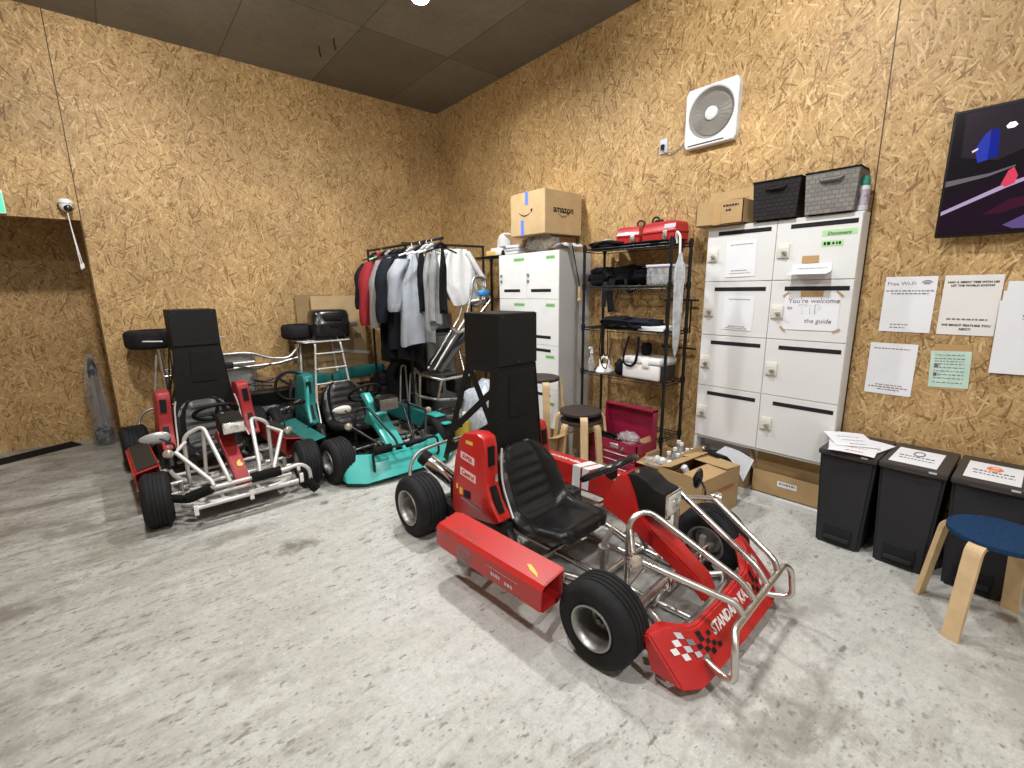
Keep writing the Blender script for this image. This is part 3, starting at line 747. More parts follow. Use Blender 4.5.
def seat(t, y0=0.0, z0=0.0, k=1.0, x0=0.0):
    """bucket seat: a curved shell with bolsters and sewn ribs"""
    path = [V((0, .455, .235)), V((0, .462, .275)), V((0, .50, .292)), V((0, .62, .262)), V((0, .74, .245)), V((0, .83, .275)), V((0, .885, .37)), V((0, .925, .47)), V((0, .962, .56)), V((0, .985, .605)), V((0, 1.005, .612))]
    wid = [(0, (.155, 0)), (.12, (.185, .006)), (.25, (.205, .03)), (.5, (.215, .055)), (.62, (.22, .065)), (.78, (.208, .052)), (.88, (.182, .03)), (.95, (.14, .014)), (1.0, (.075, .004))]
    L = [0]
    for a, b in zip(path, path[1:]): L.append(L[-1] + (b - a).length)
    def at(v):
        s = v * L[-1]
        for i in range(len(path) - 1):
            if s <= L[i + 1] + 1e-9:
                u = (s - L[i]) / (L[i + 1] - L[i]); P = [path[max(0, i - 1)], path[i], path[i + 1], path[min(len(path) - 1, i + 2)]]
                return .5 * ((2 * P[1]) + (P[2] - P[0]) * u + (2 * P[0] - 5 * P[1] + 4 * P[2] - P[3]) * u * u + (3 * P[1] - P[0] - 3 * P[2] + P[3]) * u ** 3)
        return path[-1]
    NU, NV = 20, 64; bm = BM(); top = []; bot = []
    for j in range(NV + 1):
        v = j / NV; p = at(v); q = at(min(1, v + .01)) - at(max(0, v - .01)); q.normalize()
        n = V((0, -q.z, q.y)); n = -n if n.z < 0 and n.y > 0 else n
        if n.dot(V((0, -.5, 1))) < 0: n = -n
        w, b = interp(wid, v)
        rt, rb = [], []
        for i in range(NU + 1):
            u = -1 + 2 * i / NU
            k_ = max(0, min(1, (abs(u) - .52) / .30)); e = b * .95 * k_ * k_ * (3 - 2 * k_)
            if abs(u) < .56 and .47 < v < .93: e += .008 * abs(math.sin(v * 40)) * (1 - (abs(u) / .56) ** 8)
            if abs(abs(u) - .60) < .035: e -= .007
            if abs(u) < .6 and abs(v - .455) < .02: e -= .008
            e -= .030 * (max(0, abs(u) - .80) / .20) ** 2
            rt.append(bm.verts.new(p + V((u * w, 0, 0)) + n * e))
            rb.append(bm.verts.new(p + V((u * w * .99, 0, 0)) + n * (e * .55 - .045 * (1 - .35 * abs(u) ** 4))))
        top.append(rt); bot.append(rb)
    for j in range(NV):
        for i in range(NU):
            bm.faces.new((top[j][i], top[j][i + 1], top[j + 1][i + 1], top[j + 1][i]))
            bm.faces.new((bot[j][i + 1], bot[j][i], bot[j + 1][i], bot[j + 1][i + 1]))
        bm.faces.new((top[j][0], top[j + 1][0], bot[j + 1][0], bot[j][0])); bm.faces.new((top[j + 1][NU], top[j][NU], bot[j][NU], bot[j + 1][NU]))
    for i in range(NU):
        bm.faces.new((top[0][i + 1], top[0][i], bot[0][i], bot[0][i + 1])); bm.faces.new((top[NV][i], top[NV][i + 1], bot[NV][i + 1], bot[NV][i]))
    xf(bm, bm.verts[:], Matrix.Translation((x0, y0, z0)) @ Matrix.Diagonal((k * 1.13, k, k, 1)))
    return obj('seat', bm, 'seat', t, 50)

def steering(t, c, tilt=33, r=.145, m='blackgloss', rad=.016):
    a = math.radians(tilt); n = V((0, math.sin(a), math.cos(a))); c = V(c)
    bm = BM(); tube(bm, ring_pts(c, r, n, 40), rad, 0, 12, closed=True)
    o = obj('steering_wheel', bm, m, t, 60)
    bm = BM(); R = frame_of(n)
    for q in (-20, 90, 200):
        q = math.radians(q); d = V((math.cos(q), 0, 0)) + V((0, -n.z, n.y)) * math.sin(q)
        bar(bm, c - n * .02, c + d * (r - .004), .026, .005, n)
    lathe(bm, [(0, .008), (.032, .006), (.036, -.012), (.02, -.045), (0, -.045)], c - n * .012, n, 20)
    obj('spokes', bm, 'engine', o)
    bm = BM(); cyl(bm, c - n * .03, c - n * .42, .011, n=10); obj('steering_column', bm, 'tubedull', t)

def fairing(t, m, w0=.085, w1=.05, x0=0.0, squash=1.0):
    """sloping cover over the steering column, a channel open below"""
    poly = [(.215, .655), (.262, .640), (.345, .485), (.330, .455), (.17, .385), (.02, .305), (-.10, .235), (-.165, .175), (-.185, .205), (-.15, .275), (-.03, .352), (.09, .43), (.150, .50), (.175, .575)]
    poly = [(y, z if z < .40 else .40 + (z - .40) * squash) for y, z in poly]
    bm = BM(); vs = prism(bm, poly, -1, 1, 'yz')
    for v in bm.verts:
        u = (v.co.y + .185) / .5; u = max(0, min(1, u)); v.co.x = x0 + v.co.x * (w1 + (w0 - w1) * u)
    bmesh.ops.recalc_face_normals(bm, faces=bm.faces[:])
    bmesh.ops.bevel(bm, geom=bm.edges[:], offset=.008, segments=2, affect='EDGES')
    return obj('steering_fairing', bm, m, t, 40)

def headlight(t, o=(0, 0, 0), m='black', w=.082, flat=1.0):
    poly = [(.205, .655), (.15, .665), (.10, .648), (.062, .622), (.008, .612), (.005, .495), (.05, .478), (.15, .482), (.205, .52)]
    bm = BM(); prism(bm, [(y + o[1], z + o[2]) for y, z in poly], o[0] - w, o[0] + w, 'yz', .010)
    h = obj('headlight', bm, m, t, 40)
    bm = BM(); b2(bm, (o[0] - w + .004, o[1] - .004, o[2] + .500), (o[0] + w - .004, o[1] + .008, o[2] + .608), .005); obj('bezel', bm, 'chrome', h)
    bm = BM(); b2(bm, (o[0] - w + .012, o[1] - .009, o[2] + .508), (o[0] + w - .012, o[1] + .002, o[2] + .600), .008)
    obj('lens', bm, 'lens', h)
    bm = BM(); lathe(bm, [(0, .004), (.026, .003), (.028, 0), (0, 0)], (o[0], o[1] - .009, o[2] + .554), (0, -1, 0), 20); lathe(bm, [(0, .016), (.012, .014), (.014, 0), (0, 0)], (o[0] - .03, o[1] + .17, o[2] + .66), (0, 0, 1), 12); obj('bulb_cap', bm, 'chrome', h)
    if flat != 1.0:
        for q in [h] + list(h.children):
            for v in q.data.vertices: v.co.z = o[2] + .56 + (v.co.z - o[2] - .56) * flat
    return h

def turn_signal(t, c, d):
    c = V(c); bm = BM(); lathe(bm, [(0, -.03), (.018, -.028), (.028, -.01), (.030, .01), (0, .012)], c, d, 18); o = obj('turn_signal', bm, 'chrome', t)
    bm = BM(); lathe(bm, [(.029, .008), (.026, .022), (.014, .03), (0, .032)], c, d, 18); obj('lens', bm, 'amber', o)

def mirror(t, c, foot, face=(0, 1, 0), sx=.075, sz=.04, back='blackgloss'):
    c = V(c); bm = BM(); f = V(face).normalized()
    res = bmesh.ops.create_icosphere(bm, subdivisions=3, radius=1); R = frame_of(f)
    for v in res['verts']:
        p = v.co.copy(); 
        p.x *= sx * (1 + .25 * p.x); p.y *= sz * (1 - .25 * p.x); p.z *= .022 if p.z < 0 else .008
        v.co = c + R @ p
    o = obj('mirror', bm, back, t, 50)
    bm = BM(); lathe(bm, [(0, 0.009), (.9, .009), (.93, .005), (0, .004)], (0, 0, 0), (0, 0, 1), 28)
    for v in bm.verts:
        p = v.co.copy(); v.co = c + R @ V((p.x * sx * (1 + .25 * p.x) * .95, p.y * sz * .92 * (1 - .25 * p.x), p.z + .0015))
    obj('glass', bm, 'chrome', o)
    bm = BM(); tube(bm, [foot, V(foot) + V((0, 0, .06)), c - f * .015], .006, .03, 8); obj('mirror_arm', bm, 'tubeblack', o)

def side_pod(t, s, m, y0=.20, y1=.98, tail=.03, dx=0.0, wide=1.0):
    """long bumper pod; s is -1 on the picture's left. Open, recessed at its front end."""
    sec = [(.488, .338), (.612, .312), (.628, .292), (.622, .185), (.600, .168), (.500, .172), (.482, .20)]
    bm = BM()
    def ring(y, k=0.0, dz=0.0):
        cx, cz = .555, .25
        return [(s * (cx + dx + (x - cx) * wide * (1 - k)), y + (z - cz) * -.12, cz + (z - cz) * (1 - k) + dz) for x, z in sec]
    loft(bm, [ring(y0 + .16, .24), ring(y0 + .03, .16), ring(y0 + .004, .10), ring(y0 - .002, .05), ring(y0 + .006, .0), ring(y1 - .02, .0), ring(y1, .05), ring(y1 + tail, .12)])
    return obj('side_pod', bm, m, t, 24)

def side_cowl(t, s, m, trim='tubewhite', slot='black', dy=0.0, dz=0.0, xo=.40):
    poly = [(.735, .315), (.79, .285), (.95, .262), (1.12, .238), (1.148, .26), (1.14, .42), (1.12, .56), (1.088, .68), (1.04, .735), (.93, .752), (.875, .738), (.858, .68), (.852, .58), (.845, .49), (.81, .405)]
    xi = xo - .095
    bm = BM(); prism(bm, [(y + dy, z + dz) for y, z in poly], s * xi, s * xo, 'yz', .014)
    for v in bm.verts: v.co.x -= s * max(0, v.co.z - .35) * .05      # leans in towards the top
    o = obj('side_cowl', bm, m, t, 35)
    for (y0, z0, y1, z1) in ((.857, .69, .851, .585), (.838, .475, .765, .345)):   # intake slots in its front face
        bm = BM(); d = V((0, y1 - y0, z1 - z0)); nn = V((0, d.z, -d.y)).normalized()
        if nn.y > 0: nn = -nn
        sh = lambda z: -s * max(0, z - .35) * .05
        bar(bm, V((s * (xo - .042) + sh(z0), y0 + dy, z0 + dz)), V((s * (xo - .042) + sh(z1), y1 + dy, z1 + dz)), .042, .012, nn)
        obj('intake_slot', bm, slot, o, 0)
    bm = BM(); tube(bm, [(s * (xi - .045), .86 + dy, .66 + dz), (s * (xi - .03), .85 + dy, .60 + dz), (s * (xi - .02), .835 + dy, .47 + dz), (s * (xi - .01), .77 + dy, .36 + dz), (s * xi, .73 + dy, .31 + dz)], .006, .06, 8)
    obj('edge_trim', bm, trim, o)
    return o

def tower(t, y=1.10, ztop=1.37, zb=1.068, base=.40, wt=.165, wb=.225, bw=.165, depth=.31, cx=0.0):
    # front plate
    bm = BM(); vs = [(cx - wt, zb), (cx + wt, zb), (cx + wb, base), (cx - wb, base)]
    prism(bm, [(x, z) for x, z in vs], y, y + .012, 'xz', .003, 1)
    bm2 = None
    o = obj('tower_plate', bm, 'blackbox', t, 35)
    bm = BM(); prism(bm, [(cx - .068, zb - .045), (cx + .098, zb - .045), (cx + .103, zb - .31), (cx - .073, zb - .31)], y - .006, y + .002, 'xz', .002, 1); obj('access_panel', bm, 'black', o)
    bm = BM()
    for k in range(5):
        u = .06 + .88 * k / 4; z = zb + (base - zb) * u; w = wt + (wb - wt) * u - .014
        for sg in (-1, 1): lathe(bm, [(0, .004), (.005, .003), (.006, 0)], (cx + sg * w, y, z), (0, -1, 0), 8)
    obj('rivets', bm, 'engine', o)
    for s in (-1, 1):
        bm = BM(); A = lambda yy, z: (cx + s * (wt + (wb - wt) * (zb - z) / (zb - base)), yy, z)
        nx = (s, 0, .1)
        yb0 = y + depth - .03; yb1 = y + depth + .16
        ry = lambda z: yb0 + (yb1 - yb0) * (zb - z) / (zb - base)
        bar(bm, A(y + .03, zb), A(y + .03, base), .07, .006, nx); bar(bm, A(yb0, zb), A(ry(base), base), .045, .006, nx)
        bar(bm, A(y + .01, zb - .015), A(yb0 + .01, zb - .015), .04, .006, nx)
        z1 = zb - .25 * (zb - base); z2 = zb - .50 * (zb - base)
        bar(bm, A(ry(zb) - .01, zb - .02), A(y + .04, z2), .042, .006, nx); bar(bm, A(y + .04, z1 + .02), A(ry(z2 - .12), z2 - .12), .042, .006, nx)
        bar(bm, A(ry(base + .06), base + .06), A(y + .04, z2 - .02), .042, .006, nx)
        obj('side_brace', bm, 'blackbox', t, 0)
    bm = BM(); b2(bm, (cx - bw, y - .005, zb), (cx + bw, y + depth, ztop), .004, 1); bx = obj('equipment_box', bm, 'blackbox', t)
    bm = BM(); b2(bm, (cx - bw - .004, y - .010, zb + .004), (cx + bw + .004, y - .004, ztop - .004), .002, 1); b2(bm, (cx + bw, y - .004, zb + .02), (cx + bw + .005, y + .06, ztop - .08), .002, 1); obj('box_door', bm, 'blackbox', bx)
    bm = BM()
    for (x, z) in ((-bw + .03, ztop - .02), (bw - .03, ztop - .02), (0, zb + .02), (bw * .6, zb + .03)): lathe(bm, [(0, .004), (.006, .003), (.007, 0)], (cx + x, y - .010, z), (0, -1, 0), 8)
    obj('screws', bm, 'engine', bx)

def nose_point(secs, x, f, n=.002):
    """point on the sloping face of a nose built from sections (x, back_top, front_top, front_bottom, back_bottom)"""
    for a, b in zip(secs, secs[1:]):
        if x <= b[0] or b is secs[-1]:
            u = (x - a[0]) / (b[0] - a[0]); P = [V((x, p[0] + (q[0] - p[0]) * u, p[1] + (q[1] - p[1]) * u)) for p, q in zip(a[1:], b[1:])]
            d = P[1] - P[2]; nn = V((0, -d.z, d.y)).normalized()
            if nn.y > 0: nn = -nn
            return P[2] + d * f + nn * n

def nose(t, secs, m):
    bm = BM(); loft(bm, [[(x, *bt), (x, *ft), (x, *fb), (x, *bb)] for x, bt, ft, fb, bb in secs])
    bmesh.ops.recalc_face_normals(bm, faces=bm.faces[:])
    es = [e for e in bm.edges if len(e.link_faces) == 2 and e.calc_face_angle(0) > .35]
    bmesh.ops.bevel(bm, geom=es, offset=.007, segments=2, affect='EDGES', clamp_overlap=True)
    return obj('nose_fairing', bm, m, t, 30)

def chassis(t, m, pan='pan', y_end=1.52, x=.26):
    bm = BM(); r = .0165
    for s in (-1, 1):
        tube(bm, [(s * .30, y_end, .135), (s * .31, .95, .115), (s * .31, .60, .11), (s * .21, .30, .11), (s * .20, -.02, .11), (s * .30, -.12, .12)], r, .12)
        tube(bm, [(s * .31, .80, .115), (s * .44, .76, .115), (s * .555, .72, .15)], r * .9, .05); tube(bm, [(s * .28, .44, .112), (s * .44, .40, .12), (s * .545, .38, .15)], r * .9, .05)
        tube(bm, [(s * .13, .92, .105), (s * .13, .30, .105), (s * .11, -.14, .105)], r * .8, .1)
    tube(bm, [(-.34, -.05, .115), (-.26, -.145, .115), (0, -.165, .115), (.26, -.145, .115), (.34, -.05, .115)], r * 1.25, .1)
    for y in (.30, .62, .95, 1.30, y_end): tube(bm, [(-.31, y, .112), (.31, y, .112)], r * .9, 0)
    tube(bm, [(-.36, .02, .155), (-.2, .04, .15), (.2, .04, .15), (.36, .02, .155)], r * 1.35, .1)
    obj('frame', bm, m, t, 60)
    bm = BM(); b2(bm, (-.285, -.13, .082), (.285, .60 if pan == 'pan' else 1.25, .087), .002, 1); obj('floor_pan', bm, pan, t)
    bm = BM()
    for s in (-1, 1):
        cyl(bm, (s * .33, .02, .10), (s * .33, .02, .25), .016, n=10); cyl(bm, (s * .33, .02, .18), (s * .40, .0, .18), .018, n=10)
        tube(bm, [(s * .05, .14, .19), (s * .30, .10, .19)], .008, 0, 8)
    obj('steering_linkage', bm, 'tubedull', t)
    for s in (-1, 1):
        bm = BM()
        tube(bm, [(s * .17, .02, .10), (s * .17, -.04, .24), (s * .10, -.06, .26)], .007, .02, 8)
        b2(bm, (s * .15 - .035, -.068, .235), (s * .15 + .035, -.055, .30), .003)
        obj('pedal', bm, 'chrome', t)

def drivetrain(t, dark='engine', tank=True):
    bm = BM(); cyl(bm, (-.40, 1.45, .185), (.40, 1.45, .185), .02, n=14); obj('rear_axle', bm, 'tubedull', t)
    bm = BM(); b2(bm, (.06, 1.12, .12), (.34, 1.36, .34), .02); b2(bm, (.08, 1.18, .34), (.30, 1.34, .40), .015)
    for k in range(6): b2(bm, (.07, 1.10 - .0, .15 + k * .03), (.33, 1.13, .162 + k * .03), .003, 1)
    cyl(bm, (.34, 1.24, .22), (.38, 1.24, .22), .07, n=18)
    obj('engine', bm, dark, t)
    for s in (-1, 1):
        bm = BM(); b2(bm, (s * .30 - .05, .80, .10), (s * .30 + .04, 1.12, .26), .012); b2(bm, (s * .29 - .03, .98, .26), (s * .29 + .03, 1.14, .36), .02); cyl(bm, (s * .30, .76, .14), (s * .30, .86, .26), .03, n=12)
        obj('side_engine', bm, dark, t)
    bm = BM(); b2(bm, (-.34, 1.08, .12), (.02, 1.36, .22), .012); b2(bm, (-.30, 1.12, .22), (-.06, 1.34, .36), .02); obj('battery_tray', bm, 'black', t)
    bm = BM(); random.seed(5)
    for k in range(7):
        x = -.2 + k * .06; tube(bm, [(x, 1.1, .35), (x + random.uniform(-.05, .05), 1.02, .42 + random.uniform(-.06, .06)), (x + random.uniform(-.1, .1), 1.12, .38), (x, 1.2, .34)], .006, .05, 6)
    obj('wiring', bm, 'black', t)

def exhaust(t, s=-1):
    a = V((s * .30, 1.60, .43)); b = V((s * .13, 1.40, .21)); d = (b - a).normalized()
    bm = BM(); lathe(bm, [(0, 0), (.035, 0), (.047, .01), (.05, .03), (.05, .06), (.046, .062), (0, .062)], a - d * .03, d, 24); o = obj('exhaust_muffler', bm, 'black', t)
    L = (b - a).length
    bm = BM(); lathe(bm, [(.048, .03), (.05, .034), (.05, L - .03), (.035, L), (.018, L + .05), (0, L + .05)], a, d, 24); obj('muffler_shell', bm, 'chrome', o)

def kart_red():
    t = thing('racing_kart', 'bright red kart with a tall black box tower, foremost in the room', 'kart', (1.80, .97, 0), math.radians(3.5))
    chassis(t, 'tube'); drivetrain(t); seat(t, .01, -.005, 1.0, -.03); steering(t, (.01, .385, .61), 33)
    for s in (-1, 1):
        wheel(t, (s * .460, .08 if s < 0 else .03, .18), .18, .165, .092, s, steer=.02)
        wheel(t, (s * .415, 1.49, .185), .185, .19, .108, s, steer=-.03)
    secs = [(-.44, (-.085, .20), (-.115, .205), (-.265, .055), (-.13, .055)), (-.36, (-.10, .22), (-.155, .22), (-.305, .035), (-.17, .05)), (-.30, (-.155, .205), (-.205, .205), (-.312, .04), (-.20, .055)), (-.25, (-.195, .20), (-.22, .20), (-.318, .05), (-.22, .06)), (0, (-.20, .198), (-.225, .198), (-.33, .05), (-.22, .06)), (.25, (-.195, .20), (-.22, .20), (-.335, .055), (-.22, .06)), (.30, (-.165, .215), (-.21, .215), (-.338, .058), (-.20, .065)), (.37, (-.115, .25), (-.17, .255), (-.33, .07), (-.19, .08)), (.47, (-.03, .30), (-.075, .31), (-.27, .105), (-.14, .10))]
    nz = nose(t, secs, 'red')
    # lettering laid onto the sloping face
    me = text_mesh('STANDARD KATO', .062, ext=.0008, bold=.0016, space=.96)
    for v in me.vertices:
        v.co = nose_point(secs, v.co.x * .80 + .02, .70 + v.co.y / .183, .0025 + v.co.z)
    me.materials.clear(); me.materials.append(M['white']); ob = bpy.data.objects.new('lettering', me); COL.objects.link(ob); ob.parent = nz
    bm = BM(); paper = [(-.17 + .010 * k, .36) for k in range(34)]
    for x, f in paper:
        if random.random() < .8:
            q = [nose_point(secs, x + dx, f + df, .002) for dx, df in ((0, 0), (.007, 0), (.007, .035), (0, .035))]; bm.faces.new([bm.verts.new(p) for p in q])
    obj('small_print', bm, 'redink', nz, 0)
    # chequered flag pattern fading from white to black
    cells = {'white': [(0, 3), (1, 2), (1, 4)], 'grey1': [(2, 3), (3, 2), (2, 5)], 'grey2': [(3, 4), (4, 1)], 'ink': [(4, 3), (5, 2), (5, 4), (6, 3), (6, 1), (7, 2), (7, 4), (5, 5), (8, 1)]}
    for mm, lst in cells.items():
        bm = BM()
        for sgn in (-1, 1):
            for i, j in lst:
                x0 = -.385 + i * .0255 - j * .004; f0 = .90 - (6 - j) * .115 + .02
                q = [nose_point(secs, sgn * -(x0 + dx) if sgn > 0 else (x0 + dx), f0 + df, .0025) for dx, df in ((0, 0), (.024, 0), (.020, .105), (-.004, .105))]
                bm.faces.new([bm.verts.new(p) for p in q])
        obj('chequer_sticker', bm, mm, nz, 0)
    # front guard
    bm = BM(); r = .0135; zb = .285; yb = -.365
    tube(bm, [(-.25, -.20, .10), (-.31, -.33, .10), (-.335, -.40, .115), (-.325, -.385, .25), (-.28, yb, zb), (.28, yb, zb), (.325, -.385, .25), (.335, -.40, .115), (.31, -.33, .10), (.25, -.20, .10)], r, .045)
    o = obj('front_guard', bm, 'tube', t, 60)
    for s in (-1, 1):
        bm = BM(); tube(bm, [(s * .375, -.0, .45), (s * .205, -.345, .335), (s * .20, yb, zb)], r, .04); tube(bm, [(s * .375, 0, .45), (s * .235, .10, .47)], r * .9, 0)
        obj('outer_rail', bm, 'tube', o, 60)
        bm = BM(); tube(bm, [(s * .225, .12, .11), (s * .225, .115, .52), (s * .14, .08, .545), (s * .075, -.32, .345), (s * .07, yb, zb)], r, .05)
        obj('inner_rail', bm, 'tube', o, 60)
        bm = BM(); tube(bm, [(s * .27, .22, .11), (s * .29, .20, .40), (s * .27, .17, .47)], r, .05); cyl(bm, (s * .285, .205, .30), (s * .285, .20, .38), .026, n=12); obj('upright', bm, 'tubedull', o, 60)
        turn_signal(t, (s * .39, -.01, .45), (s * .4, -1, 0))
    headlight(t, (-.02, .02, .0), w=.068); fairing(t, 'red', .075, .048, x0=-.03)
    for s in (-1, 1):
        p = side_pod(t, s, 'redpod', y0=.27 if s < 0 else .64, y1=.99 if s < 0 else 1.32, dx=.0 if s < 0 else -.0, wide=1.0 if s < 0 else 1.5)
        c = side_cowl(t, s, 'red', dy=.03 if s < 0 else .30, dz=.0 if s < 0 else -.125, xo=.40 if s < 0 else .43)
        if s < 0:
            def on(y, z, d=.0012):   # the pod's outer slanted face
                u = (z - .185) / (.292 - .185); return V((-(.622 + .006 * u) - d, y, z))
            R_, U_ = (0, -1, 0), (-.05, 0, 1)
            bm = BM(); paper_marks(bm, basis(on(.55, .228), R_, U_), [(-.03, .03, .0, .02), (.06, .11, -.008, .018), (-.06, .15, .03, .003)]); obj('worn_sticker', bm, 'grey1', p, 0)
            bm = BM()
            for rr in (.022, .04, .052): tube(bm, [on(.78, .235) + V((0, rr * math.cos(a), rr * .85 * math.sin(a))) for a in [2 * PI * k / 24 for k in range(24)]], .0016, 0, 5, closed=True)
            for k in range(5): bar(bm, on(.74 + .02 * k, .21), on(.74 + .02 * k, .26), .006, .001, (1, 0, 0))
            obj('round_emblem', bm, 'grey2', p, 0)
            bm = BM(); mx = basis((-.575, .36, .3205), (-.35, -1, -.07), (1, -.3, .21)); poly = [(-.05, -.004), (-.01, -.010), (.05, -.003), (.02, .008), (-.035, .009)]
            bm.faces.new([bm.verts.new(mx @ V((x, y, .0012))) for x, y in poly]); obj('flame_sticker', bm, 'yellow', p, 0)
        else:
            for (y, w) in ((1.10, .0), (.73, .0)): lettering('accordia', .075, (.545, y, .3278), (-.0, -1, 0), (1, 0, -.14), 'pinkwhite', p, 'sticker', bold=.002, sx=1.0)
            bm = BM()
            for y0, y1 in ((.90, .965), (.83, .885)):
                secp = [(.443, .20), (.452, .341), (.643, .315), (.667, .292)]
                a = [bm.verts.new((x, y0, z)) for x, z in secp]; b = [bm.verts.new((x, y1, z)) for x, z in secp]
                for k in range(3): bm.faces.new((a[k], a[k + 1], b[k + 1], b[k]))
            obj('white_tape', bm, 'white', p, 0)
        if s < 0:
            R_, U_ = (0, -1, 0), (.12, 0, 1); XO = lambda z, d: -.4008 + max(0, z - .35) * .05 - d
            def patch(nm, y, z, w, h, m_, sk=0.0):
                bm = BM(); bm.faces.new([bm.verts.new((XO(z + v * h - sk * u * w, .0004), y + .03 - u * w, z + v * h - sk * u * w)) for u, v in ((-.5, -.5), (.5, -.5), (.5, .5), (-.5, .5))]); obj(nm, bm, m_, c, 0)
            patch('sticker', .985, .690, .06, .02, 'yellow'); patch('sticker', 1.0, .60, .12, .042, 'pinkwhite', .15); patch('sticker', .995, .505, .135, .045, 'pinkwhite', .15)
            lettering('SUPER', .030, (XO(.60, .001), 1.03, .60), (0, -1, -.15), U_, 'redink', c, 'lettering', bold=.001); lettering('Castrol', .036, (XO(.505, .001), 1.025, .505), (0, -1, -.15), U_, 'redink', c, 'lettering', bold=.001)
            patch('sticker', 1.09, .415, .018, .03, 'yellow'); patch('sticker', 1.055, .395, .03, .04, 'yellow'); patch('sticker', 1.0, .39, .055, .045, 'ink'); patch('sticker', .97, .345, .17, .012, 'grey2', .15)
    bm = BM()
    for s in (-1, 1): tube(bm, [(s * .32, 1.50, .14), (s * .36, 1.60, .20), (s * .37, 1.70, .30), (s * .30, 1.715, .43), (s * .10, 1.715, .45), (0, 1.715, .45)], .012, .09)
    obj('rear_guard', bm, 'tubedull', t, 60)
    exhaust(t); tower(t, y=1.04, wt=.15, wb=.215, bw=.152, cx=.012, depth=.30, base=.42)
    bm = BM(); tube(bm, [(-.40, .78, .55), (-.25, .95, .50)], .008, 0, 8); obj('seat_stay', bm, 'tubedull', t)
    mirror(t, (.53, .15, .465), (.42, .06, .40), (.3, 1, .15), .03, .065)
    return t

